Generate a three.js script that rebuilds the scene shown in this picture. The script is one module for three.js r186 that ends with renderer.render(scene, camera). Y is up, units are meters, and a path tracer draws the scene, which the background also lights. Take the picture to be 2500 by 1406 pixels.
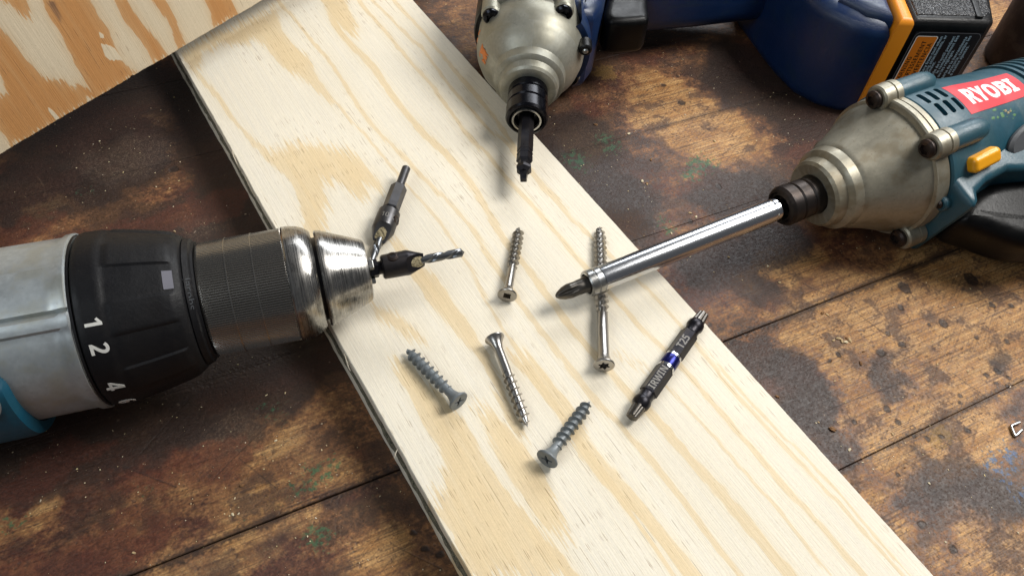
import * as THREE from 'three';
import { FontLoader } from 'three/addons/loaders/FontLoader.js';
import { TextGeometry } from 'three/addons/geometries/TextGeometry.js';
import { RoundedBoxGeometry } from 'three/addons/geometries/RoundedBoxGeometry.js';
import { RectAreaLightUniformsLib } from 'three/addons/lights/RectAreaLightUniformsLib.js';
import { mergeGeometries, toCreasedNormals, mergeVertices } from 'three/addons/utils/BufferGeometryUtils.js';
import { Brush, Evaluator, SUBTRACTION } from 'three-bvh-csg';

// ---------------------------------------------------------------- camera, light, exposure
const scene = new THREE.Scene();
const renderer = new THREE.WebGLRenderer({ antialias: true });
renderer.setSize(1024, 575);
renderer.toneMapping = THREE.LinearToneMapping;
renderer.toneMappingExposure = 0.95;
renderer.shadowMap.enabled = true;
const camera = new THREE.PerspectiveCamera(40.12, 1024 / 575, 0.01, 12);
camera.position.set(0, 0.26558, 0.21571);
{ // looking down at 50.9 degrees, the phone turned by 6.2 degrees
  const m = new THREE.Matrix4().set(0.994155, -0.107963, 0, 0, 0.068066, 0.626774, 0.776222, 0, -0.083803, -0.771685, 0.63046, 0, 0, 0, 0, 1);
  camera.quaternion.setFromRotationMatrix(m);
}
RectAreaLightUniformsLib.init();
scene.background = new THREE.Color().setRGB(0.1, 0.104, 0.11);   // the dim workshop around the bench
const LAMPS = [ // place, sides, brightness, colour
  { at: [0.5, 0.64, -0.2], w: 0.34, h: 0.34, power: 20, color: [1, 0.975, 0.935], label: 'square white work lamp panel hanging to the right of the workbench' },
  { at: [0.47, 1.15, -1.6], w: 1.2, h: 0.4, power: 12, color: [0.94, 0.97, 1], label: 'long cool white fluorescent lamp hanging beyond the far edge of the workbench' },
  { at: [-0.75, 0.95, 0.75], w: 0.9, h: 0.5, power: 2.2, color: [0.86, 0.94, 1], label: 'wide dim bluish lamp panel hanging before the front left corner of the workbench' },
];

// ---------------------------------------------------------------- helpers (shapes are written in millimetres)
const MM = 0.001, PI = Math.PI, R = (d) => (d * PI) / 180, V = (x, y, z) => new THREE.Vector3(x, y, z);
const clamp = (x, a = 0, b = 1) => Math.min(b, Math.max(a, x)), sst = (a, b, x) => { const t = clamp((x - a) / (b - a)); return t * t * (3 - 2 * t); }, mix = (a, b, t) => a + (b - a) * t;
let seed = 7;
const rnd = () => { seed = (seed * 1664525 + 1013904223) >>> 0; return seed / 4294967296; };
const TAB = new Float32Array(65536); for (let i = 0; i < 65536; i++) TAB[i] = rnd();
const vn = (x, y) => { // value noise 0..1
  const xi = Math.floor(x), yi = Math.floor(y), fx = x - xi, fy = y - yi, sx = fx * fx * (3 - 2 * fx), sy = fy * fy * (3 - 2 * fy);
  const a = (yi & 255) << 8, b = ((yi + 1) & 255) << 8, c = xi & 255, d = (xi + 1) & 255;
  const p = TAB[a | c], q = TAB[b | c];
  return p + (TAB[a | d] - p) * sx + (q + (TAB[b | d] - q) * sx - p - (TAB[a | d] - p) * sx) * sy;
};
const fbm = (x, y, o = 4) => { let s = 0, a = 0.5, n = 0; for (let i = 0; i < o; i++) { s += a * vn(x, y); n += a; a *= 0.5; x = x * 2.03 + 17.3; y = y * 2.03 + 9.1; } return s / n; };
const taken = {};
const numbered = (n) => { taken[n] = (taken[n] ?? -1) + 1; return taken[n] ? n + '_' + String(taken[n]).padStart(3, '0') : n; };
function mesh(name, g, m, parent) {
  if (!g.attributes.uv) uvBox(g);
  g.scale(MM, MM, MM);
  const o = new THREE.Mesh(g, m); o.name = parent === scene ? numbered(name) : name; o.castShadow = o.receiveShadow = true;
  parent.add(o); return o;
}
function thing(name, label, category, group) {
  const o = new THREE.Group(); o.name = numbered(name); o.userData = { label, category }; if (group) o.userData.group = group;
  scene.add(o); return o;
}
const place = (o, p) => o.position.set(p[0] * MM, p[1] * MM, p[2] * MM);
function orient(o, X, roll = 0) { // local x along X, y as near to up as it gets, z to the side
  const x = V(...X).normalize(), z = x.clone().cross(V(0, 1, 0)).normalize(), y = z.clone().cross(x);
  o.quaternion.setFromRotationMatrix(new THREE.Matrix4().makeBasis(x, y, z));
  if (roll) o.quaternion.multiply(new THREE.Quaternion().setFromAxisAngle(V(1, 0, 0), roll));
}
function uvBox(g, tile = 50) {
  const p = g.attributes.position, n = g.attributes.normal ?? (g.computeVertexNormals(), g.attributes.normal), uv = new Float32Array(p.count * 2);
  for (let i = 0; i < p.count; i++) {
    const ax = Math.abs(n.getX(i)), ay = Math.abs(n.getY(i)), az = Math.abs(n.getZ(i)), x = p.getX(i), y = p.getY(i), z = p.getZ(i);
    const [u, v] = ax > ay && ax > az ? [z, y] : ay > az ? [x, z] : [x, y];
    uv[2 * i] = u / tile; uv[2 * i + 1] = v / tile;
  }
  g.setAttribute('uv', new THREE.BufferAttribute(uv, 2)); return g;
}
// surface of revolution round x; phi runs from y (up) to z; profile [[x, r], ...]; mod(x, phi, r) changes the radius
function rev(profile, { n = 96, p0 = -PI, p1 = PI, mod, crease = 0.5, tile = 50 } = {}) {
  const pos = [], uv = [], idx = [], rm = Math.max(...profile.map((q) => q[1])); let arc = 0;
  profile.forEach(([x, r], i) => {
    if (i) arc += Math.hypot(x - profile[i - 1][0], r - profile[i - 1][1]);
    for (let j = 0; j <= n; j++) {
      const f = p0 + ((p1 - p0) * j) / n, q = mod ? mod(x, f, r) : r;
      pos.push(x, q * Math.cos(f), q * Math.sin(f)); uv.push((f * rm) / tile, arc / tile);
    }
  });
  for (let i = 0; i < profile.length - 1; i++) for (let j = 0; j < n; j++) {
    const a = i * (n + 1) + j, b = a + 1, c = a + n + 1, d = c + 1;
    if (profile[i][1] > 1e-6) idx.push(a, c, b);
    if (profile[i + 1][1] > 1e-6) idx.push(b, c, d);
  }
  let g = new THREE.BufferGeometry();
  g.setAttribute('position', new THREE.Float32BufferAttribute(pos, 3)); g.setAttribute('uv', new THREE.Float32BufferAttribute(uv, 2)); g.setIndex(idx);
  // outward faces
  const e = profile.reduce((s, q, i) => (i ? s + (q[0] - profile[i - 1][0]) * (q[1] + profile[i - 1][1]) : s), 0);
  if (e > 0) { const k = g.index.array; for (let i = 0; i < k.length; i += 3) { const t = k[i]; k[i] = k[i + 1]; k[i + 1] = t; } }
  return toCreasedNormals(g, crease);
}
function fine(profile, step) { // more rows in a profile
  const out = [profile[0]];
  for (let i = 1; i < profile.length; i++) { const [a, b] = profile[i - 1], [c, d] = profile[i], k = Math.max(1, Math.ceil(Math.hypot(c - a, d - b) / step)); for (let j = 1; j <= k; j++) out.push([mix(a, c, j / k), mix(b, d, j / k)]); }
  return out;
}
const hexR = (x0, x1, af, ch = 0.4) => rev([[x0, 0], [x0, af / 1.732 - ch], [x0 + ch, af / 1.732], [x1 - ch, af / 1.732], [x1, af / 1.732 - ch], [x1, 0]], { n: 6, p0: -PI + PI / 6, p1: PI + PI / 6, crease: 0.3 });
function poly(pts, holes) { const s = new THREE.Shape(pts.map((p) => new THREE.Vector2(...p))); for (const h of holes ?? []) s.holes.push(new THREE.Path(h.map((p) => new THREE.Vector2(...p)))); return s; }
function smoothPts(pts, k = 6) { // closed smooth outline through points
  const c = new THREE.CatmullRomCurve3(pts.map((p) => V(p[0], p[1], 0)), true, 'centripetal'); return c.getPoints(pts.length * k).slice(0, -1).map((p) => [p.x, p.y]);
}
function slab(pts, t, bevel, seg = 4, crease = 0.6) { // outline in x, y; thickness t along z, centred; rounded rims
  const g = new THREE.ExtrudeGeometry(poly(pts), { depth: t - 2 * bevel, bevelEnabled: bevel > 0, bevelThickness: bevel, bevelSize: bevel, bevelOffset: -bevel, bevelSegments: seg, curveSegments: 8, steps: 1 });
  g.translate(0, 0, -(t - 2 * bevel) / 2); g.deleteAttribute('uv'); const q = toCreasedNormals(g, crease); return uvBox(q);
}
function box(x, y, z, r = 0.6, seg = 3) { const g = new RoundedBoxGeometry(x, y, z, seg, r); g.deleteAttribute('uv'); return uvBox(g); }
const evaluator = new Evaluator(); evaluator.attributes = ['position', 'normal']; evaluator.useGroups = false;
function cut(a, b, crease = 0.5) {
  for (const g of [a, b]) { if (g.index) g.setIndex(null); for (const k of Object.keys(g.attributes)) if (k !== 'position' && k !== 'normal') g.deleteAttribute(k); }
  const A = new Brush(a), B = new Brush(b); A.updateMatrixWorld(); B.updateMatrixWorld();
  const g = evaluator.evaluate(A, B, SUBTRACTION).geometry; const q = new THREE.BufferGeometry();
  q.setAttribute('position', g.attributes.position.clone()); q.setAttribute('normal', g.attributes.normal.clone()); if (g.index) q.setIndex(g.index.clone());
  return uvBox(q);
}
function dataTex(w, h, fn, srgb, wrap = true) { // fn(i, j) -> [r, g, b] 0..1
  const d = new Uint8Array(w * h * 4);
  for (let j = 0; j < h; j++) for (let i = 0; i < w; i++) { const c = fn(i, j), k = (j * w + i) * 4; d[k] = clamp(c[0]) * 255; d[k + 1] = clamp(c[1]) * 255; d[k + 2] = clamp(c[2]) * 255; d[k + 3] = 255; }
  const t = new THREE.DataTexture(d, w, h, THREE.RGBAFormat); t.magFilter = THREE.LinearFilter; t.minFilter = THREE.LinearMipmapLinearFilter; t.generateMipmaps = true;
  t.wrapS = t.wrapT = wrap ? THREE.RepeatWrapping : THREE.ClampToEdgeWrapping; if (srgb) t.colorSpace = THREE.SRGBColorSpace; t.needsUpdate = true; return t;
}
const hex = (h) => [parseInt(h.slice(1, 3), 16) / 255, parseInt(h.slice(3, 5), 16) / 255, parseInt(h.slice(5, 7), 16) / 255];
const lerp3 = (a, b, t) => [mix(a[0], b[0], t), mix(a[1], b[1], t), mix(a[2], b[2], t)];
// a field of 0..255 painted on a canvas, read back as numbers
function painted(w, h, draw) {
  const c = document.createElement('canvas'); c.width = w; c.height = h; const x = c.getContext('2d'); x.fillStyle = '#000'; x.fillRect(0, 0, w, h); x.fillStyle = x.strokeStyle = '#fff'; draw(x);
  const d = x.getImageData(0, 0, w, h).data, f = new Float32Array(w * h); for (let i = 0; i < w * h; i++) f[i] = d[4 * i] / 255; return f;
}
function blur(f, w, h, r) { // three box blurs
  const tmp = new Float32Array(w * h);
  for (let k = 0; k < 3; k++) {
    for (let j = 0; j < h; j++) { let s = 0; for (let i = -r; i <= r; i++) s += f[j * w + clamp(i, 0, w - 1)]; for (let i = 0; i < w; i++) { tmp[j * w + i] = s / (2 * r + 1); s += f[j * w + Math.min(w - 1, i + r + 1)] - f[j * w + Math.max(0, i - r)]; } }
    for (let i = 0; i < w; i++) { let s = 0; for (let j = -r; j <= r; j++) s += tmp[clamp(j, 0, h - 1) * w + i]; for (let j = 0; j < h; j++) { f[j * w + i] = s / (2 * r + 1); s += tmp[Math.min(h - 1, j + r + 1) * w + i] - tmp[Math.max(0, j - r) * w + i]; } }
  }
  return f;
}
const sample = (f, w, h, x, y) => { x = clamp(x, 0, w - 1.001); y = clamp(y, 0, h - 1.001); const i = x | 0, j = y | 0, a = x - i, b = y - j, k = j * w + i; return (f[k] * (1 - a) + f[k + 1] * a) * (1 - b) + (f[k + w] * (1 - a) + f[k + w + 1] * a) * b; };
// ---------------------------------------------------------------- measured marks (millimetres on each surface)
const BARE = [[144.0,-74.7,25.7,20.8],[149.0,-58.1,20.7,16.9],[142.6,-106.2,14.5,11.4],[153.8,-42.1,18.1,9.9],[147.6,75.6,50.4,21.0],[192.4,89.4,31.8,36.1],[138.1,111.0,36.3,20.6],[123.7,32.0,24.0,9.0],[130.6,134.8,27.6,13.4],[75.8,147.4,14.1,14.3],[229.5,72.7,19.0,16.9],[121.2,81.3,22.2,13.2],[76.3,164.2,18.3,9.1],[115.9,173.8,12.6,13.0],[-111.6,21.7,5.3,4.4],[-109.3,32.4,6.8,4.2],[-96.2,50.5,4.4,3.2],[-163.3,38.4,4.8,4.5],[-108.5,62.1,7.1,3.0],[-131.4,62.8,8.3,5.0],[-92.9,83.8,8.4,7.0],[-82.2,84.1,8.5,7.2],[-155.1,60.8,5.4,2.8],[-192.2,20.8,5.5,4.7],[-124.6,49.4,8.6,6.1],[-117.2,-175.0,5.0,9.8],[-114.9,-136.3,6.7,13.1],[-170.3,-126.2,10.7,6.7],[-202.4,26.2,5.3,3.0],[406.4,-77.4,17.7,31.1]];
const STAIN = [[127.5,101.6,9.9,10.5],[86.5,97.3,10.4,11.7],[90.8,79.8,10.7,12.4],[106.9,38.3,11.6,9.8],[118.7,148.7,18.2,10.7],[116.1,138.1,10.1,7.4],[128.1,19.9,22.4,10.7],[205.8,76.7,8.2,5.4],[59.6,-31.0,36.6,31.7],[208.8,-77.4,27.4,55.2],[183.5,-91.0,12.3,23.0],[70.1,-71.3,25.9,35.9],[88.9,118.5,6.7,7.4],[97.8,18.6,19.7,15.1],[130.1,162.9,13.1,10.5],[88.8,161.7,7.8,4.8],[-167.2,-10.5,59.1,31.8],[-131.0,-2.7,50.8,24.6],[-134.0,-177.2,52.3,47.0],[-166.8,-142.1,36.0,25.0],[-97.4,-105.7,19.6,47.4],[181.5,113.9,7.5,5.8],[133.2,-13.8,25.7,17.6],[-60,-40,40,60],[-150,-60,60,40]];
const GREEN = [[-105.0,48.2,6.6,4.0],[-95.6,43.8,4.5,3.3],[-159.8,29.7,4.2,2.4],[-155.4,35.1,2.1,2.3],[-109.1,15.2,6.2,3.3],[-86.7,66.3,3.6,3.1],[-106.7,70.0,7.0,4.4],[-127.8,74.7,4.1,2.1],[-155.2,-131.3,7.0,2.5],[86.8,-6.9,2.8,9.4],[92.4,-11.9,2.0,5.5],[120.1,-35.1,6.5,5.6],[131.5,-40.5,8.8,6.4],[93.1,-72.6,5.5,9.7],[105.4,-136.4,9.6,9.7],[70.6,-67.7,6.4,9.3],[-129.6,55.6,3.5,2.7],[-200.9,22.1,5.4,3.1],[-114.3,52.5,2.9,2.3]];
const BLUE = [[154.3,51.6,3.6,2.4],[146.9,149.8,9.4,5.4],[139.6,163.5,5.0,5.4],[137.8,149.6,5.1,2.3]];
const REDDISH = [[-181.7,46.3,32.0,8.5],[-147.3,25.8,10.1,4.9],[-161.2,24.9,8.5,4.8],[-190.3,6.8,22.7,6.6],[-132.0,29.0,13.2,6.6],[-154.9,-98.1,24.6,7.5],[-113.6,-100.6,22.2,10.5],[105.4,135.9,1.2,0.9],[109.8,121.7,2.1,1.5],[-184.7,-118.2,13.9,7.7]];
const YELLOW = [[-118.4,51.5,5.7,3.1],[131.0,129.9,6.9,4.9],[-123.8,66.2,2.1,7.1],[121.6,-126.3,7.2,7.8]];
const DUST = [[-132.6,50.2,3.1,2.7],[-149.4,63.9,9.4,4.2],[-116.4,59.9,11.3,1.8],[-86.8,61.3,7.4,6.2],[-105.4,31.6,7.6,6.8],[-127.0,20.3,9.0,5.2],[-120.4,69.3,4.2,8.5],[84.9,-75.8,13.2,9.7],[59.7,-19.3,16.0,10.6],[-138.3,-149.3,17.3,11.8],[-112.4,-88.9,9.1,7.7]];
const HOLES = [[173.6,89.2,2.4,3.0],[134.9,89.8,2.3,2.7],[145.4,83.2,1.3,1.6],[147.0,90.1,1.8,2.3],[116.8,83.0,1.4,1.8],[111.1,84.0,1.0,1.2],[176.6,117.8,1.8,2.2],[170.4,117.2,1.2,1.5],[171.2,122.1,1.0,1.2],[178.5,122.3,1.0,1.2],[141.3,134.0,1.5,1.7],[123.4,130.0,1.6,1.8],[119.1,126.7,1.3,1.4],[129.2,131.7,1.3,1.4],[161.4,74.1,1.7,2.1],[203.5,90.2,1.7,2.2],[211.7,93.9,1.5,1.9],[117.4,112.6,1.9,2.2],[98.4,168.0,2.1,2.2],[95.1,156.2,1.7,1.8],[100.8,136.9,1.2,1.3],[151.4,120.5,1.0,1.2],[148.8,122.9,1.0,1.2],[117.4,119.2,1.3,1.5],[100.6,111.9,1.3,1.4],[174.6,125.1,0.8,1.0],[181.8,100.8,0.9,1.2],[166.8,86.8,0.9,1.2],[171.6,65.8,3.4,4.4],[206.3,74.5,3.7,5.0],[193.1,107.8,1.4,1.8],[148.6,-87.8,2.8,2.6],[147.5,-105.2,1.9,1.9],[-77.8,82.2,1.4,1.2],[-76.1,89.0,1.8,1.4],[-72.0,93.2,1.7,1.4],[-117.3,-133.8,2.7,2.6],[128.7,-23.6,1.9,2.7],[101.0,-8.5,1.6,2.0]];
const CUTS = [[128.0,44.5,135.3,55.3],[137.6,59.7,144.3,83.5],[157.0,110.1,161.5,125.5],[211.2,57.0,218.0,89.8],[157.1,33.1,162.4,55.5],[81.4,40.7,139.6,39.6],[90.2,102.4,147.7,106.1],[81.1,147.9,112.1,148.7],[153.6,81.6,226.5,87.9],[119.7,-95.6,158.9,-96.9],[125.6,-74.3,167.2,-74.2],[143.5,-42.6,163.1,-47.3],[-126.3,-135.5,-100.1,-136.6],[-134.8,-179.6,-114.5,-183.1],[-158.0,14.0,-137.2,-2.4],[-113.2,20.6,-136.1,34.3],[-115.1,55.5,-76.7,55.1],[-164.1,16.6,-148.5,32.2],[-160.6,-133.8,-136.6,-136.2],[138.7,12.7,136.4,34.5],[-85.6,83.3,-73.3,98.2],[136.4,34.5,171.8,37.7],[148.7,97.6,173.5,95.1]];
const BANDS = [[22,2.8,-3.8,4.7,3.1,6.9,21.7,7.7,36.2,9.5,49.3,11.3,62.0,13.5,73.3],[30,93.2,-46.2,84.1,-15.6,83.8,4.8,84.8,23.4,85.3,42.4,85.0,60.2,85.4,77.6,86.3,93.2,87.8,107.1,87.9,119.9,87.9,132.3,86.5,142.3,85.4,154.5,84.1,162.3,84.1,189.0,83.7,208.6,83.6,229.6,85.0,250.0,86.7,263.3,88.6,271.0,89.0,289.8,90.1,306.6,91.4,324.3,91.1,338.5,91.1,346.2],[20,64.4,-63.3,64.4,-42.8,66.1,-20.6,66.8,-1.6,67.3,14.9,66.8,28.8,66.0,45.0,66.2,58.2,66.5,71.0,67.4,83.7,68.7,93.6,70.1,104.6,70.1,114.6,71.1,127.3,72.9,141.1,73.8,152.9,74.2,157.1,72.6,177.7,71.8,202.3,72.1,223.3,73.2,239.2,73.8,260.2,75.7,272.9,76.6,286.5,76.7,309.3,76.8,330.3,76.7,336.3],[20,106.4,-44.0,105.8,-29.1,105.5,-10.9,105.4,8.3,104.6,28.0,105.8,44.6,105.8,63.0,104.4,81.4,103.6,96.4,104.6,109.1,106.1,119.0,105.9,131.7,106.3,144.2,106.2,157.2,105.3,178.9,105.5,197.8,107.2,216.4,107.6,235.8,109.0,244.8,111.1,258.1,111.2,276.1,111.2,291.8,111.0,306.8,111.1,322.0,111.9,335.8,111.9,349.6,112.4,356.9],[15,113.3,-40.9,113.4,-25.6,114.0,-3.4,114.9,11.1,116.9,30.6,115.3,52.3,115.0,70.5,115.4,86.8,115.2,103.6,117.9,112.2,117.2,150.4,117.3,174.0,120.4,195.1,122.0,216.8,123.4,237.3,123.8,252.6,122.4,278.9,122.2,301.8,123.3,321.8,123.6,341.1,123.9,357.4,124.4,363.9],[18,123.6,-36.1,123.5,-20.9,124.0,3.1,123.6,25.4,123.3,48.3,123.4,64.1,123.0,81.9,122.4,96.0,121.0,106.5,118.0,138.4,118.3,165.9],[13,55.5,42.8,56.8,57.8,58.6,71.2,60.2,82.7,60.5,94.6,60.9,106.2,62.8,128.4,63.1,151.3,62.7,177.6,60.0,195.9,59.3,216.4,60.4,238.5,60.1,258.5,59.1,273.0],[45,59.0,265.5,59.1,273.0,61.0,290.2,62.3,309.3,62.9,323.8,63.0,329.9],[14,55.4,265.4,57.3,288.1,57.5,306.6,57.0,320.4,56.8,324.9],[12,90.3,239.9,98.9,257.8,100.3,270.0,101.2,285.0,101.4,301.4,102.4,316.1,102.7,330.6,102.4,345.1],[30,46.5,200.3,46.5,216.0,45.0,228.0,41.9,240.5,41.2,251.8],[60,58.1,224.5,59.4,240.1,60.7,254.9,59.9,264.1],[10,125.3,263.5,124.5,288.3,126.2,310.7,126.7,334.4,126.3,358.8]];
const PATCHES = [[10.9,72.0,23.9,70.9,34.2,73.5,49.5,87.7,51.1,98.7,53.1,112.0,50.1,120.0,45.6,108.1,44.3,117.0,39.9,118.8,35.5,106.6,27.8,101.4,26.2,113.5,18.5,127.3,14.2,135.7,8.6,143.1,9.2,131.0,13.9,108.2,15.8,97.6,15.2,85.3,11.5,78.5],[1.5,-21.5,21.8,-31.3,44.9,-35.8,62.5,-45.4,56.3,-21.8,55.9,-1.9,59.3,7.8,55.8,25.0,56.5,40.3,56.7,52.0,53.1,50.3,51.4,37.8,48.2,24.3,43.6,16.0,42.4,7.6,42.7,-9.8,39.3,-18.9,37.4,-14.8,30.8,-18.8,14.6,-20.0,3.0,0.8],[87.3,-48.9,101.6,-42.3,97.3,-25.6,94.2,-5.6,89.0,3.9,86.5,-5.8,86.2,-18.2,86.4,-32.5],[44.2,141.5,43.9,152.1,46.6,164.0,48.2,177.4,48.3,189.6,48.1,203.5,47.4,220.8,43.6,220.9,41.9,204.6,40.0,194.5,38.6,179.6,38.8,162.4,39.3,149.6],[18.8,201.3,18.9,208.2,20.9,218.6,23.2,227.9,25.7,237.8,25.1,247.1,24.2,255.4,24.7,265.8,26.6,280.8,29.7,296.2,31.4,310.2,0.8,292.5,-0.6,287.2,1.2,272.8,-0.1,263.1,7.0,257.9,10.8,250.4,12.9,241.8,11.3,229.8,12.8,216.6,12.2,206.8],[29.0,237.3,31.1,244.2,28.0,253.8,27.6,264.3,28.1,278.3,31.6,293.3,36.1,292.7,37.4,281.9,39.5,271.0,39.9,262.3,39.1,252.5,36.4,239.4],[18.6,173.7,23.3,180.9,27.7,190.2,29.7,200.3,25.1,198.9,21.2,188.9,17.7,181.3]];
const SHEET_PATCHES = [[36.8,50.0,40.2,46.9,40.2,43.8,42.1,40.7,44.1,40.1,45.1,43.7,46.8,48.8,38.1,52.6],[29.3,45.0,31.1,38.3,31.7,32.0,32.9,24.6,33.9,18.4,36.9,15.7,40.5,13.8,41.0,10.0,46.6,5.1,47.3,0.4,42.4,0.0,24.8,-0.5,11.6,-0.1,5.3,0.1,6.3,5.5,5.9,12.8,11.2,20.2,17.3,19.1,19.5,27.0,20.0,32.3],[53.6,47.0,71.8,39.2,70.6,30.1,71.4,24.5,71.1,21.1,69.3,13.6,69.1,8.2,70.0,3.4,72.4,-0.3,59.7,-1.3,46.4,-0.9,47.5,6.5,48.1,12.8,49.2,21.7,50.6,30.7,50.8,37.9],[80.9,35.3,86.2,33.1,85.7,23.3,86.0,15.4,88.2,10.0,89.5,-0.1,81.1,-0.3,81.8,8.1,80.5,16.7,79.7,23.7],[95.4,29.1,103.3,25.8,103.4,17.2,102.6,11.4,101.4,5.0,100.5,-1.0,95.1,-0.9,97.0,6.5,99.1,13.0,97.6,18.6],[123.5,17.1,137.6,11.1,138.0,-0.2,119.7,0.3,122.1,6.3]];
const SHEET_PALE = [[64.3,19.0,66.7,16.7,68.6,14.6,69.1,8.2,63.9,10.8,62.9,13.2],[66.7,23.5,67.6,21.0,66.5,19.8,65.6,21.4],[28.1,6.8,28.9,4.5,29.7,0.4,27.8,0.2,27.3,4.8]];
const SHEET_KNOT = [[53.4,43.3,56.5,42.5,55.4,37.5,54.6,32.8,53.3,34.5,53.5,40.0]];
const CHIPS = [[144.3,3.7,0.84,0],[145.7,4.9,0.83,0],[147.3,5.3,0.76,1],[149.2,4.0,0.77,0],[141.9,5.0,0.62,0],[148.2,3.2,0.63,2],[139.6,-9.8,0.71,2],[141.6,-9.2,0.57,0],[139.0,58.2,0.56,1],[133.7,49.9,1.14,2],[81.4,-35.5,0.51,1],[99.8,-37.5,0.52,0],[117.9,-34.4,0.52,1],[122.3,-25.1,0.58,0],[151.8,15.8,0.82,2],[154.2,9.4,0.55,2],[167.8,69.1,0.43,1],[159.7,63.4,0.44,2],[128.5,47.2,0.38,0],[198.5,13.6,0.48,0],[168.0,92.2,0.35,1],[138.7,26.3,0.4,0],[113.1,37.2,0.65,2],[85.9,-61.8,0.63,1],[83.0,-64.2,0.63,0],[59.7,-83.1,0.78,1],[62.2,-82.0,0.65,2],[62.2,-81.4,0.52,0],[53.2,-119.1,0.68,1],[99.6,-120.7,0.69,0],[-82.0,80.9,0.46,1],[-89.1,110.7,0.52,1],[-87.1,110.2,0.35,1],[-154.9,-16.4,0.44,0],[-211.2,-69.5,0.36,1],[35.5,-123.6,0.82,2],[64.8,-100.3,0.67,2],[-117.4,127.6,0.5,0],[-61.4,115.6,0.26,1],[-89.1,99.7,0.71,2],[73.2,-48.9,0.49,1],[255.9,-111.7,0.71,2],[158.1,48.9,0.53,0],[185.8,11.8,0.46,0]];
const BENCH = -6; // height of the bench top under the origin, which lies 12 mm below the board's face
// ---------------------------------------------------------------- lamps over the bench, all out of the picture
for (const l of LAMPS) {
  const o = thing('ceiling_lamp', l.label, 'lamp'); o.position.set(...l.at); o.lookAt(0, 0, -0.02);   // local +z faces the bench
  mesh('housing', box(l.w * 1000 + 40, l.h * 1000 + 40, 40, 6).translate(0, 0, -26), new THREE.MeshStandardMaterial({ color: '#d8d8d4', roughness: 0.5 }), o);
  mesh('diffuser', box(l.w * 1000, l.h * 1000, 4, 1).translate(0, 0, -3), new THREE.MeshStandardMaterial({ color: '#f4f4f0', roughness: 0.6, emissive: new THREE.Color(...l.color), emissiveIntensity: 2 }), o);
  const a = new THREE.RectAreaLight(new THREE.Color(...l.color), l.power, l.w, l.h); a.position.copy(o.position); a.quaternion.copy(o.quaternion); a.rotateY(PI); a.translateZ(-0.004); scene.add(a);
}

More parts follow.
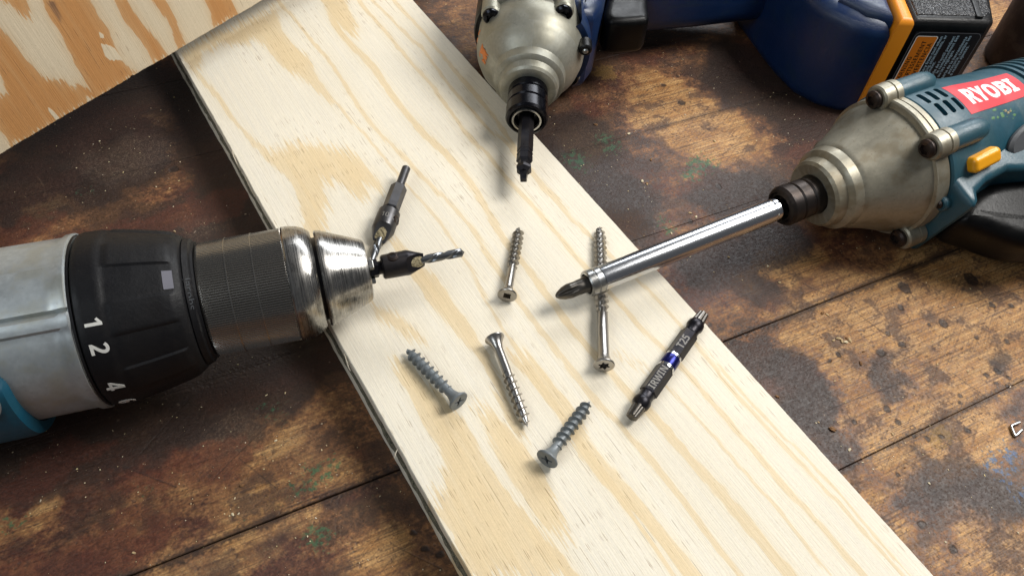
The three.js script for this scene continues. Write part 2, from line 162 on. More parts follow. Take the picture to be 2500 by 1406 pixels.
// ---------------------------------------------------------------- workbench of scarred planks
const BA = -260, BB = -320, BW = 720, BH = 560, TW = 2048, TH = 1600;
const JOINTS = [[-405, 0.1, 0.2], [-338, 0.1, 0.2], [-271, 0.1, 0.2], [-203, 0.1, 0.2], [-140, 0.08, 0.15], [-74.2, 0.22, 0.35], [-8, 0.06, 0.1], [57.5, 0.45, 0.8], [125.8, 0.3, 0.7], [193, 0.2, 0.5], [262, 0.2, 0.5], [329, 0.2, 0.5]];
{
  const PX = TW / BW, PY = TH / BH;
  const lay = (list, grow = 1) => blur(painted(TW / 2, TH / 2, (x) => { // blobs at half size
    x.scale(PX / 2, PY / 2); x.translate(-BA, -BB);
    for (const [a, b, ra, rb] of list) { x.beginPath(); x.ellipse(a, b, Math.max(0.8, ra * grow), Math.max(0.8, rb * grow), 0, 0, 7); x.fill(); }
  }), TW / 2, TH / 2, 5);
  const bare = lay(BARE, 1.15), stain = lay(STAIN), green = lay(GREEN), blue = lay(BLUE), reddish = lay(REDDISH, 1.1), yellow = lay(YELLOW), dust = lay(DUST, 1.2);
  const holes = painted(TW, TH, (x) => { x.scale(PX, PY); x.translate(-BA, -BB); for (const [a, b, ra, rb] of HOLES) { x.beginPath(); x.ellipse(a, b, Math.max(1, ra * 0.85), Math.max(0.9, rb * 0.8), 0.3 * rnd(), 0, 7); x.fill(); } });
  const cuts = painted(TW, TH, (x) => {
    x.scale(PX, PY); x.translate(-BA, -BB); x.lineCap = 'round';
    for (const [a, b, c, d] of CUTS) { x.globalAlpha = 0.75; x.lineWidth = 0.38; x.beginPath(); x.moveTo(a, b); x.quadraticCurveTo((a + c) / 2 + (rnd() - 0.5) * 3, (b + d) / 2 + (rnd() - 0.5) * 2, c, d); x.stroke(); }
    for (let k = 0; k < 520; k++) { const a = BA + rnd() * BW, b = BB + rnd() * BH, l = 4 + rnd() * rnd() * 60, t = rnd() < 0.7 ? (rnd() - 0.5) * 0.12 : 0.9 + rnd() * 1.2; x.globalAlpha = 0.15 + 0.5 * rnd(); x.lineWidth = 0.15 + 0.3 * rnd(); x.beginPath(); x.moveTo(a, b); x.lineTo(a + l * Math.cos(t), b + l * Math.sin(t)); x.stroke(); }
  });
  const pale = painted(TW, TH, (x) => { // pale scratches and flecks
    x.scale(PX, PY); x.translate(-BA, -BB); x.lineCap = 'round';
    for (let k = 0; k < 260; k++) { const a = BA + rnd() * BW, b = BB + rnd() * BH, l = 2 + rnd() * rnd() * 30, t = rnd() * PI; x.globalAlpha = 0.08 + 0.25 * rnd(); x.lineWidth = 0.15 + 0.25 * rnd(); x.beginPath(); x.moveTo(a, b); x.quadraticCurveTo(a + l * 0.5 * Math.cos(t) + rnd() * 3, b + l * 0.5 * Math.sin(t) + rnd() * 3, a + l * Math.cos(t), b + l * Math.sin(t)); x.stroke(); }
    for (let k = 0; k < 5200; k++) { const a = BA + rnd() * BW, b = BB + rnd() * BH, s = 0.1 + 0.28 * rnd() * rnd(); x.globalAlpha = 0.2 + 0.6 * rnd(); x.beginPath(); x.ellipse(a, b, s * (1 + rnd() * 2), s, rnd() * 3, 0, 7); x.fill(); }
  });
  const C = { tan: hex('#b48a57'), tan2: hex('#946636'), mid: hex('#704b2e'), dark: hex('#38241a'), soot: hex('#4a3220'), red: hex('#55291b'), green: hex('#24573a'), blue: hex('#44608c'), yellow: hex('#85692f'), dust: hex('#857666'), fleck: hex('#b5a58f'), ink: hex('#20150f'), deep: hex('#231711') };
  const bump = new Float32Array(TW * TH), rough = new Float32Array(TW * TH);
  const color = dataTex(TW, TH, (i, j) => {
    const a = BA + i / PX, b = BB + j / PY;
    const wa = (fbm(a * 0.09, b * 0.09, 3) - 0.5) * 16, wb = (fbm(a * 0.09 + 50, b * 0.09 + 30, 3) - 0.5) * 14, fa = (fbm(a * 0.6, b * 0.6, 2) - 0.5) * 5, fb = (fbm(a * 0.6 + 9, b * 0.6 + 40, 2) - 0.5) * 4;
    const at = (f, k = 1) => sample(f, TW / 2, TH / 2, ((i / PX + wa * k + fa) * PX) / 2, ((j / PY + wb * k + fb) * PY) / 2);
    const streak = vn(a * 0.035, b * 1.6), streak2 = vn(a * 0.11 + 40, b * 4.2), n1 = fbm(a * 0.022, b * 0.045, 4), n2 = fbm(a * 0.13, b * 0.2, 4), grit = fbm(a * 1.1, b * 1.3, 3), px = TAB[((j & 255) << 8) | (i & 255)];
    let t = (n1 - 0.5) * 1.4 + (n2 - 0.5) * 1.0 - 0.16 + at(bare) * 1.1 - at(stain) * 0.75 + (streak - 0.5) * 0.25 + (grit - 0.5) * 0.45;
    t += (fbm(a * 0.45 + 3, b * 0.5 + 8, 3) - 0.5) * 0.7; const m = sst(-0.05, 0.8, t), scr = 1.7 * Math.max(0, vn(a * 0.07, b * 4.6) - 0.6) + 1.4 * Math.max(0, vn((a * 0.5 + b * 0.87) * 3, (b * 0.5 - a * 0.87) * 0.09) - 0.66);
    let wood = lerp3(C.tan2, C.tan, clamp(n2 * 1.5 - 0.2 + (streak - 0.5) * 0.9)); wood = wood.map((v) => v * (0.86 + 0.2 * streak2 + 0.12 * (grit - 0.5)));
    let grime = lerp3(C.dark, C.soot, sst(0.42, 0.62, fbm(a * 0.05 + 9, b * 0.07, 4))); grime = lerp3(grime, C.red, 0.5 * sst(0.45, 0.65, fbm(a * 0.04 + 70, b * 0.06 + 20, 4)));
    grime = grime.map((v) => v * (0.8 + 0.5 * grit));
    let c = lerp3(lerp3(grime, C.mid.map((v) => v * (0.8 + 0.45 * grit)), sst(-0.5, 0.15, t)), wood, m); c = lerp3(c, C.dark, clamp(scr * (0.35 + 0.5 * m))); c = lerp3(c, C.dark, 0.6 * sst(0.56, 0.74, fbm(a * 0.1 + 21, b * 0.12 + 5, 4) + 0.3 * (grit - 0.5)));
    c = lerp3(c, C.deep, 0.62 * sst(0.25, 0.85, at(stain) + (n2 - 0.5) * 0.6 + (grit - 0.5) * 0.4));
    c = lerp3(c, C.red, 0.6 * sst(0.25, 0.7, at(reddish) + (n2 - 0.5) * 0.7) * (0.6 + 0.5 * grit));
    c = lerp3(c, C.yellow, 0.5 * sst(0.35, 0.6, at(yellow, 0.5) + (grit - 0.5) * 0.5));
    const worn = sst(0.42, 0.58, fbm(a * 0.6 + 60, b * 0.7, 3)); c = lerp3(c, C.green, 0.65 * worn * sst(0.35, 0.62, at(green, 0.5) + (grit - 0.5) * 0.9));
    c = lerp3(c, C.blue, 0.75 * worn * sst(0.35, 0.6, at(blue, 0.5) + (grit - 0.5) * 1.0));
    const g2 = fbm(a * 2.6 + 3, b * 2.9 + 7, 2), pit = sst(0.8, 0.9, vn(a * 1.1 + 8, b * 1.2)) * sst(0.4, 0.6, n2 + (m - 0.5) * 0.3); c = c.map((v) => v * (0.76 + 0.5 * g2)); c = lerp3(c, C.dark, 0.55 * pit);
    const du = clamp(at(dust) + 0.05 + (n1 - 0.5) * 0.4), sp = px > 0.93 - du * 0.14 ? 1 : 0;
    c = lerp3(c, C.dust, clamp(0.14 * du * grit * 2 + 0.3 * sp * (0.25 + du)));
    let jd = 99, jw = 0; for (const [q, , w] of JOINTS) if (Math.abs(b - q) < jd) { jd = Math.abs(b - q); jw = w; }
    const packed = sst(2.6, 0.3, jd + (grit - 0.5) * 3.2 + (n2 - 0.5) * 3);
    c = lerp3(c, C.ink, 0.7 * jw * packed);
    const cu = cuts[j * TW + i], ho = sample(holes, TW, TH, i + fa * 0.25 * PX, j + fb * 0.25 * PY);
    c = lerp3(c, C.ink, clamp(cu * 0.55 + ho * (0.5 + 0.4 * grit)));
    const pf = pale[j * TW + i] * (0.35 + 0.65 * sst(0.4, 0.6, n2 + du * 0.3)); c = lerp3(c, C.fleck, clamp(pf * 0.8));
    bump[j * TW + i] = clamp(0.5 + 0.14 * (grit - 0.5) + 0.06 * (streak2 - 0.5) - 0.12 * scr - 0.3 * cu - 0.35 * ho + 0.1 * pf + 0.12 * sp - 0.2 * pit + 0.1 * (g2 - 0.5) - 0.15 * packed + 0.05 * (1 - m));
    rough[j * TW + i] = clamp(0.56 + 0.04 * m + 0.3 * (grit - 0.4) + 0.25 * du + 0.2 * sp);
    return c;
  }, true);
  const k = (f) => dataTex(TW, TH, (i, j) => { const v = f[j * TW + i]; return [v, v, v]; }, false);
  const mat = new THREE.MeshStandardMaterial({ map: color, bumpMap: k(bump), bumpScale: 0.0007, roughnessMap: k(rough), roughness: 1, metalness: 0 });
  const bench = thing('workbench', 'old workbench top of scarred brown planks with paint spots and stains', 'workbench'); bench.userData.kind = 'structure';
  bench.rotation.y = R(30.5); place(bench, [0, BENCH, 0]);
  for (let q = 0; q < JOINTS.length - 1; q++) {
    const b0 = JOINTS[q][0] + JOINTS[q][1] / 2, b1 = JOINTS[q + 1][0] - JOINTS[q + 1][1] / 2, c = Math.min(0.5, 0.08 + JOINTS[q][1] * 0.5), c1 = Math.min(0.5, 0.08 + JOINTS[q + 1][1] * 0.5), T = 40, sec = [[b0, -T], [b0, -c], [b0 + c, 0], [b1 - c1, 0], [b1, -c1], [b1, -T]], pos = [], uv = [], idx = [], A0 = -520, A1 = 640, S = 24, wob = (a, b) => 0.5 * (fbm(a * 0.02, b * 0.5 + q * 7, 2) - 0.5);
    for (let s = 0; s <= S; s++) { const a = mix(A0, A1, s / S); for (const [b, y] of sec) { const bb = b + (y > -T ? wob(a, b) : 0); pos.push(a, y, bb); uv.push((a - BA) / BW, (bb - BB) / BH); } }
    for (let s = 0; s < S; s++) for (let e = 0; e < 5; e++) { const p = s * 6 + e, r = p + 6; idx.push(p, p + 1, r, p + 1, r + 1, r); }
    for (const s of [0, S]) for (let e = 1; e < 5; e++) idx.push(s * 6, s * 6 + e, s * 6 + e + 1);
    const g = new THREE.BufferGeometry(); g.setAttribute('position', new THREE.Float32BufferAttribute(pos, 3)); g.setAttribute('uv', new THREE.Float32BufferAttribute(uv, 2)); g.setIndex(idx);
    mesh('plank', toCreasedNormals(g, 0.3), mat, bench);
  }
}

// ---------------------------------------------------------------- pine grain
function grainTexture(W, H, mmW, mmH, o) { // o.paint(x) marks the tan bands in mm; x across the grain, y along it
  const sx = W / mmW, sy = H / mmH;
  const raw = painted(W, H, (x) => { x.scale(sx, sy); x.lineCap = 'round'; x.lineJoin = 'round'; o.paint(x); });
  const sharp = blur(raw.slice(), W, H, 1), soft = blur(raw.slice(), W, H, Math.round(2.4 * sx));
  const paleF = o.pale ? blur(painted(W, H, (x) => { x.scale(sx, sy); o.pale(x); }), W, H, 1) : null, knotF = o.knot ? blur(painted(W, H, (x) => { x.scale(sx, sy); o.knot(x); }), W, H, 4) : null;
  const bump = new Float32Array(W * H);
  const col = dataTex(W, H, (i, j) => {
    const x = i / sx, y = j / sy;
    const jag = (vn(x * 2.1, y * 0.03) - 0.5) * o.jag + (vn(x * 5.3 + 11, y * 0.08) - 0.5) * o.jag * 0.5, wx = (fbm(x * 0.06, y * 0.02, 3) - 0.5) * 4 + (vn(x * 0.4, y * 0.25) - 0.5) * 0.8;
    const s = sample(sharp, W, H, (x + wx) * sx, (y + jag) * sy), q = sample(soft, W, H, (x + wx) * sx, (y + jag) * sy);
    let t = clamp(0.62 * sst(0.25, 0.8, s) + 0.5 * q * (0.55 + 0.45 * vn(x * 0.5, y * 0.03)));
    if (paleF) t *= 1 - sst(0.3, 0.6, sample(paleF, W, H, (x + wx * 0.3) * sx, (y + jag * 0.15) * sy));
    const f1 = vn(x * 4.2, y * 0.05), f2 = vn(x * 9.5 + 30, y * 0.16), f3 = vn(x * 2 + 7, y * 0.012), patch = fbm(x * 0.035 + o.shift, y * 0.02, 3), g = vn(x * 7, y * 7);
    let c = lerp3(o.cream, o.tan, t); c = lerp3(c, o.cream2, 0.35 * sst(0.4, 0.75, f3) * (1 - t));
    const k = 1 + 0.03 * (f1 - 0.5) + 0.035 * (f2 - 0.5) + 0.04 * (g - 0.5) + 0.03 * (vn(x * 3, y * 1.2) - 0.5) + 0.06 * (patch - 0.5); c = c.map((v) => v * k);
    const pore = sst(0.86, 0.96, vn(x * 7.5 + 90, y * 0.13)) * sst(0.44, 0.66, patch + 0.1 * t), fleck = sst(0.955, 0.985, vn(x * 3.3 + 5, y * 2.2 + 8));
    c = lerp3(c, o.pore, 0.42 * pore + 0.25 * fleck);
    if (knotF) { const kn = sample(knotF, W, H, (x + wx) * sx, (y + jag * 0.3) * sy); c = lerp3(c, o.pore, 0.75 * sst(0.2, 0.8, kn + (f2 - 0.5) * 0.5)); }
    bump[j * W + i] = clamp(0.5 + 0.22 * (f2 - 0.5) + 0.15 * (f1 - 0.5) + 0.12 * (g - 0.5) - 0.4 * pore + 0.12 * t);
    return c;
  }, true, false);
  const b = dataTex(W, H, (i, j) => { const v = bump[j * W + i]; return [v, v, v]; }, false, false);
  col.wrapS = col.wrapT = b.wrapS = b.wrapT = THREE.MirroredRepeatWrapping;
  return { map: col, bumpMap: b };
}
const trace = (x, l) => { x.beginPath(); for (let i = 0; i < l.length; i += 2) x[i ? 'lineTo' : 'moveTo'](l[i], l[i + 1]); };
const coreTex = dataTex(256, 256, (i, j) => { const v = 0.55 + 0.5 * (vn(i * 0.9, j * 0.35) - 0.5) + 0.5 * (fbm(i * 0.06, j * 0.12, 3) - 0.5), d = vn(i * 0.2, j * 0.6) > 0.78 ? 0.4 : 1; return [0.82 * v * d, 0.79 * v * d, 0.66 * v * d]; }, true);
const coreMat = new THREE.MeshStandardMaterial({ map: coreTex, bumpMap: coreTex, bumpScale: 0.0008, roughness: 0.95 });
const BOARD_W = 133.4, S0 = -170, S1 = 385;
{
  const board = thing('pine_board', 'pale pine plywood board with tan grain lying across the workbench under the screws', 'board');
  const w = V(0.8081, 0, -0.5894).normalize(), u = V(0.5894, 0, 0.8081).normalize(); board.quaternion.setFromRotationMatrix(new THREE.Matrix4().makeBasis(w, V(0, 1, 0), u)); place(board, [-173.15, 0, -103.87]);
  const L = S1 - S0;
  const tex = grainTexture(768, 2048, BOARD_W, L, {
    paint: (x) => { x.translate(0, -S0); for (const [lw, ...p] of BANDS) { x.lineWidth = lw * 0.125; trace(x, p); x.stroke(); } for (const p of PATCHES) { trace(x, p); x.closePath(); x.fill(); } },
    jag: 13, shift: 3, cream: hex('#ddd4c1'), cream2: hex('#dad3c5'), tan: hex('#d5bf98'), pore: hex('#6f5136'),
  });
  const face = new THREE.MeshStandardMaterial({ ...tex, bumpScale: 0.00022, roughness: 0.72 });
  const ply = (name, y0, y1, ch, rag, mat, off) => {
    const pos = [], uv = [], idx = [], N = 185;
    for (let k = 0; k <= N; k++) {
      const s = mix(S0, S1, k / N), xl = off + rag * (fbm(s * 0.35, y0 * 3, 3) - 0.5) + 0.5 * (fbm(s * 0.02, 4, 2) - 0.5), xr = BOARD_W - off + rag * 0.5 * (fbm(s * 0.3, y1 * 5 + 40, 2) - 0.5);
      for (const [x, y] of [[xl, y0], [xl, y1 - ch], [xl + ch, y1], [mix(xl, xr, 0.33), y1], [mix(xl, xr, 0.66), y1], [xr - ch, y1], [xr, y1 - ch], [xr, y0]]) { pos.push(x, y, s); uv.push(name === 'core' ? s / 30 : x / BOARD_W, name === 'core' ? (y + x) / 20 : (s - S0) / L); }
    }
    for (let k = 0; k < N; k++) for (let e = 0; e < 8; e++) { const p = k * 8 + e, q = k * 8 + ((e + 1) % 8); idx.push(p, p + 8, q, q, p + 8, q + 8); }
    for (const k of [0, N]) for (let e = 1; e < 7; e++) idx.push(k * 8, k * 8 + e, k * 8 + e + 1);
    const g = new THREE.BufferGeometry(); g.setAttribute('position', new THREE.Float32BufferAttribute(pos, 3)); g.setAttribute('uv', new THREE.Float32BufferAttribute(uv, 2)); g.setIndex(idx);
    return mesh(name, toCreasedNormals(g, 0.5), mat, board);
  };
  ply('face_veneer', 7.4, 12, 0.35, 0.5, face, 0); ply('core', 3.2, 7.35, 0.05, 0.9, coreMat, 0.3); ply('core', -0.6, 3.15, 0.05, 1.2, coreMat, 0.15); ply('back_veneer', BENCH + 0.1, -0.65, 0.1, 0.6, face, 0.1);
  const splinter = (x, s, dx, ds, y) => { const a = V(x, y, s), b = V(x + dx, y - 1.5, s + ds); const c = new THREE.QuadraticBezierCurve3(a, a.clone().lerp(b, 0.5).add(V(-0.8, 0.6, 0)), b); mesh('splinter', uvBox(new THREE.TubeGeometry(c, 8, 0.22, 5)), face, board); };
  splinter(0.3, 189, -1.6, 9, 11.4); splinter(0.6, 236, -3.2, 2.5, 11); splinter(0.2, 187, -0.4, 8, 10.6); splinter(0.1, 62, -0.6, 12, 11.6); splinter(0.1, 78, -0.7, 15, 11.3); splinter(0.2, 150, -0.9, 7, 10.8);
}
{ // rough plywood sheet leaning over the far left corner
  const sheet = thing('plywood_sheet', 'rough plywood sheet with orange brown grain and a splintered sawn edge leaning over the board', 'plywood');
  const ed = V(0.4776, 0, -0.8786).normalize(), al = R(66), back = V(ed.z, 0, -ed.x), up = back.clone().multiplyScalar(Math.cos(al)).add(V(0, Math.sin(al), 0)), n = ed.clone().cross(up);
  sheet.quaternion.setFromRotationMatrix(new THREE.Matrix4().makeBasis(ed, up, n)); place(sheet, [-222.9, 26, -21.83]);
  const X0 = -90, X1 = 330, Y1 = 210, UX = -20, UW = 200, UH = 80;
  const tex = grainTexture(1024, 512, UW, UH, {
    paint: (x) => { x.translate(-UX, 4); for (const p of SHEET_PATCHES) { trace(x, p); x.closePath(); x.fill(); } },
    pale: (x) => { x.translate(-UX, 4); for (const p of SHEET_PALE) { trace(x, p); x.closePath(); x.fill(); } }, knot: (x) => { x.translate(-UX, 4); for (const p of SHEET_KNOT) { trace(x, p); x.closePath(); x.fill(); } },
    jag: 5, shift: 40, cream: hex('#c0b197'), cream2: hex('#bbac92'), tan: hex('#a97742'), pore: hex('#5f4330'),
  });
  const mat = new THREE.MeshStandardMaterial({ ...tex, bumpScale: 0.0004, roughness: 0.8 });
  const layer = (name, z0, z1, lift, m) => {
    const pos = [], uv = [], idx = [], N = 840;
    for (let k = 0; k <= N; k++) {
      const x = mix(X0, X1, k / N), tooth = lift + 0.5 * (fbm(x * 0.9, z0, 4) - 0.5) + 1.1 * sst(0.7, 1, vn(x * 0.6 + 5, z0 + 3)) * (rnd() - 0.3) + 0.5 * (fbm(x * 0.07, 2, 2) - 0.5);
      for (const [y, z] of [[tooth, z0], [tooth, z1 - 0.15], [tooth + 0.2, z1], [Y1 * 0.3, z1], [Y1, z1], [Y1, z0]]) { pos.push(x, y, z); uv.push(m === coreMat ? x / 20 : (x - UX) / UW, m === coreMat ? (z + y) / 20 : (y + 4) / UH); }
    }
    for (let k = 0; k < N; k++) for (let e = 0; e < 6; e++) { const p = k * 6 + e, q = k * 6 + ((e + 1) % 6); idx.push(p, q, p + 6, q, q + 6, p + 6); }
    for (const k of [0, N]) for (let e = 1; e < 5; e++) idx.push(k * 6, k * 6 + e, k * 6 + e + 1);
    const g = new THREE.BufferGeometry(); g.setAttribute('position', new THREE.Float32BufferAttribute(pos, 3)); g.setAttribute('uv', new THREE.Float32BufferAttribute(uv, 2)); g.setIndex(idx);
    mesh(name, toCreasedNormals(g, 0.5), m, sheet);
  };
  layer('face_veneer', -2.4, 0, 0, mat); layer('core', -9.6, -2.45, 0.5, coreMat); layer('back_veneer', -12, -9.65, 0.6, mat);
  // scraps that hold the sheet up, one at each end
  for (const [d, label] of [[-62, 'short pine block propping the end of the plywood sheet beside the drill'], [262, 'short pine block propping the far end of the plywood sheet']]) {
    const b = thing('wood_block', label, 'wood block'); const p = V(-222.9, 0, -21.83).addScaledVector(ed, d).addScaledVector(back, 8); place(b, [p.x, BENCH, p.z]); b.rotation.y = Math.atan2(-ed.z, ed.x);
    mesh('block', box(38, 31, 60, 0.8).translate(0, 15.6, 0), mat, b); 
  }
}
// ---------------------------------------------------------------- surfaces of tools
const grainBump = dataTex(256, 256, (i, j) => { const v = 0.5 + 0.5 * (TAB[(j << 8) | i] - 0.5) + 0.5 * (vn(i * 0.25, j * 0.25) - 0.5); return [v, v, v]; }, false);
const pebbleBump = dataTex(256, 256, (i, j) => { const v = sst(0.3, 0.75, vn(i * 0.25, j * 0.25) * 0.6 + 0.4 * vn(i * 0.5, j * 0.5)); return [v, v, v]; }, false);
function wornMap(base, o = {}) { // paint with scratches, chips and dull dirt
  const S = 512, b = hex(base), chip = hex(o.chip ?? '#2a2622'), dirt = hex(o.dirt ?? '#6b5c49'), s0 = o.shift ?? 0;
  const marks = painted(S, S, (x) => { x.lineCap = 'round'; for (let k = 0; k < (o.scratches ?? 50); k++) { const a = rnd() * S, c = rnd() * S, t = rnd() * 7, l = 4 + rnd() * rnd() * 60; x.globalAlpha = 0.2 + 0.6 * rnd(); x.lineWidth = 0.6 + 1.2 * rnd() * rnd(); x.beginPath(); x.moveTo(a, c); x.quadraticCurveTo(a + l * 0.5 * Math.cos(t + 0.4), c + l * 0.5 * Math.sin(t + 0.4), a + l * Math.cos(t), c + l * Math.sin(t)); x.stroke(); } for (let k = 0; k < (o.chips ?? 60); k++) { x.globalAlpha = 0.4 + 0.6 * rnd(); x.beginPath(); x.ellipse(rnd() * S, rnd() * S, 0.6 + 2.6 * rnd() * rnd(), 0.5 + 1.6 * rnd() * rnd(), rnd() * 3, 0, 7); x.fill(); } });
  const map = dataTex(S, S, (i, j) => {
    const n = fbm(i * 0.012 + s0, j * 0.012, 4), f = fbm(i * 0.09 + s0, j * 0.09, 3), g = TAB[((j & 255) << 8) | (i & 255)];
    let c = b.map((v) => v * (0.94 + 0.12 * f + 0.04 * (g - 0.5))); c = lerp3(c, dirt, (o.dirty ?? 0.3) * sst(0.45, 0.72, n + 0.25 * (f - 0.5)));
    return lerp3(c, chip, clamp(marks[j * S + i] * (o.mark ?? 0.8)));
  }, true);
  const rough = dataTex(256, 256, (i, j) => { const v = (o.rough ?? 0.4) + (o.roughVar ?? 0.25) * (fbm(i * 0.03 + s0, j * 0.03, 4) - 0.4) + 0.1 * (TAB[(j << 8) | i] - 0.5); return [v, v, v]; }, false);
  return { map, roughnessMap: rough, roughness: 1 };
}
const brushed = dataTex(512, 512, (i, j) => { const l = TAB[((j * 3) & 255) << 8 | 17] * 0.5 + vn(i * 0.02, j * 0.9) * 0.5, d = fbm(i * 0.02, j * 0.05, 3), k = vn(i * 0.12, j * 0.5) > 0.86 ? 0.72 : 1; const v = (0.6 + 0.22 * (l - 0.5) + 0.25 * (d - 0.5)) * k; return [v, v * 0.985, v * 0.96]; }, true);
const brushedRough = dataTex(256, 256, (i, j) => { const v = 0.15 + 0.18 * TAB[((j * 3) & 255) << 8 | 17] + 0.2 * (fbm(i * 0.03, j * 0.05, 3) - 0.5); return [v, v, v]; }, false);
const M = {
  silverPaint: new THREE.MeshStandardMaterial({ ...wornMap('#abb1b3', { dirty: 0.25, dirt: '#8f886e', scratches: 22, chips: 24, mark: 0.6, rough: 0.38, shift: 5 }), metalness: 0.6 }),
  blackPlastic: new THREE.MeshPhysicalMaterial({ specularIntensity: 0.5, ...wornMap('#0e0e11', { dirty: 0.25, dirt: '#24201d', chip: '#6e6862', scratches: 30, chips: 30, mark: 0.4, rough: 0.5, shift: 11 }), bumpMap: grainBump, bumpScale: 0.00006 }),
  tealDrill: new THREE.MeshStandardMaterial({ ...wornMap('#084c63', { dirty: 0.15, dirt: '#2a454c', chip: '#0b3a48', scratches: 10, chips: 10, rough: 0.5, shift: 3 }), bumpMap: grainBump, bumpScale: 0.00004 }),
  chuck: new THREE.MeshStandardMaterial({ map: brushed, roughnessMap: brushedRough, roughness: 1, metalness: 1 }),
  knurl: new THREE.MeshStandardMaterial({ color: '#a39f99', roughness: 0.26, metalness: 1 }),
  blackSteel: new THREE.MeshStandardMaterial({ ...wornMap('#26252a', { dirty: 0.3, dirt: '#4a423a', chip: '#8d8a86', scratches: 40, chips: 30, mark: 0.35, rough: 0.36, shift: 21 }), metalness: 0.75 }),
  collarBlack: new THREE.MeshPhysicalMaterial({ color: '#0d0d14', roughness: 0.25, metalness: 0.6 }),
  collarBrown: new THREE.MeshStandardMaterial({ ...wornMap('#2b2624', { dirty: 0.4, dirt: '#4d4037', chip: '#7b736c', scratches: 30, chips: 40, mark: 0.4, rough: 0.42, shift: 31 }), metalness: 0.7 }),
  castPale: new THREE.MeshStandardMaterial({ ...wornMap('#96958a', { dirty: 0.25, dirt: '#7d765f', chip: '#3c3a36', scratches: 26, chips: 70, mark: 0.55, rough: 0.42, shift: 41 }), metalness: 0.55 }),
  castGold: new THREE.MeshStandardMaterial({ ...wornMap('#8f8a7b', { dirty: 0.4, dirt: '#655842', chip: '#2f281f', scratches: 34, chips: 150, mark: 0.75, rough: 0.42, shift: 51 }), metalness: 0.55 }),
  bluePlastic: new THREE.MeshStandardMaterial({ ...wornMap('#0a2348', { dirty: 0.25, dirt: '#2a3338', chip: '#56607a', scratches: 30, chips: 20, mark: 0.35, rough: 0.38, shift: 61 }), bumpMap: grainBump, bumpScale: 0.00005 }),
  tealPlastic: new THREE.MeshStandardMaterial({ ...wornMap('#1b4452', { dirty: 0.25, dirt: '#3d4b4a', chip: '#12303a', scratches: 24, chips: 30, mark: 0.5, rough: 0.4, shift: 71 }), bumpMap: grainBump, bumpScale: 0.00006 }),
  rubber: new THREE.MeshPhysicalMaterial({ specularIntensity: 0.5, ...wornMap('#0a0a0b', { dirty: 0.2, dirt: '#1c1a18', chip: '#4a4744', scratches: 14, chips: 10, mark: 0.3, rough: 0.38, shift: 81 }), bumpMap: grainBump, bumpScale: 0.00008 }),
  trigger: new THREE.MeshPhysicalMaterial({ specularIntensity: 0.35, ...wornMap('#070708', { dirty: 0.15, dirt: '#1a1816', chip: '#3a3836', scratches: 12, chips: 10, mark: 0.25, rough: 0.34, shift: 101 }), bumpMap: grainBump, bumpScale: 0.00004 }),
  pebble: new THREE.MeshStandardMaterial({ color: '#1d1d20', roughness: 0.34, bumpMap: pebbleBump, bumpScale: 0.00045 }),
  greyRubber: new THREE.MeshStandardMaterial({ color: '#4b4d50', roughness: 0.6, bumpMap: grainBump, bumpScale: 0.0001 }),
  yellow: new THREE.MeshPhysicalMaterial({ color: '#e09a16', roughness: 0.3, bumpMap: grainBump, bumpScale: 0.00004 }),
  orange: new THREE.MeshStandardMaterial({ color: '#e08a1c', roughness: 0.42 }),
  bolt: new THREE.MeshStandardMaterial({ color: '#1c1d22', roughness: 0.22, metalness: 0.9 }),
  rustyBolt: new THREE.MeshStandardMaterial({ ...wornMap('#2c2320', { dirty: 0.6, dirt: '#4b3524', chip: '#77685a', scratches: 10, chips: 50, mark: 0.5, rough: 0.42, shift: 91 }), metalness: 0.6 }),
  steel: new THREE.MeshStandardMaterial({ color: '#c6c8cc', roughness: 0.21, metalness: 1 }),
  steelDull: new THREE.MeshStandardMaterial({ ...wornMap('#b4b5b4', { dirty: 0.4, dirt: '#6c6964', chip: '#3e3c3a', scratches: 30, chips: 60, mark: 0.5, rough: 0.3, shift: 14 }), metalness: 1 }),
  bitSteel: new THREE.MeshStandardMaterial({ ...wornMap('#6a6661', { dirty: 0.3, dirt: '#3e3a36', chip: '#2b2927', scratches: 20, chips: 30, mark: 0.5, rough: 0.33, shift: 24 }), metalness: 0.95 }),
  screwSteel: new THREE.MeshStandardMaterial({ color: '#9a9690', roughness: 0.3, metalness: 1 }),
  screwBright: new THREE.MeshStandardMaterial({ color: '#a9a6a2', roughness: 0.3, metalness: 1 }),
  screwGrey: new THREE.MeshStandardMaterial({ ...wornMap('#71777a', { dirty: 0.2, dirt: '#5a5f62', chip: '#3a3d3f', scratches: 4, chips: 20, mark: 0.3, rough: 0.45, shift: 34 }), metalness: 0.15 }),
  drillSteel: new THREE.MeshStandardMaterial({ color: '#74777b', roughness: 0.32, metalness: 1 }),
  sawdust: new THREE.MeshStandardMaterial({ color: '#8f8468', roughness: 0.95, bumpMap: pebbleBump, bumpScale: 0.0006 }),
  whitePrint: new THREE.MeshStandardMaterial({ color: '#d9d7d0', roughness: 0.6 }),
  greyPrint: new THREE.MeshStandardMaterial({ color: '#7f7b75', roughness: 0.6 }),
  greySteel: new THREE.MeshStandardMaterial({ ...wornMap('#57575a', { dirty: 0.35, dirt: '#3a3733', chip: '#8d8a86', scratches: 40, chips: 30, mark: 0.35, rough: 0.36, shift: 121 }), metalness: 0.8 }),
};
const bold = await new FontLoader().loadAsync('fonts/droid/droid_sans_bold.typeface.json');
const regular = await new FontLoader().loadAsync('fonts/droid/droid_sans_regular.typeface.json');
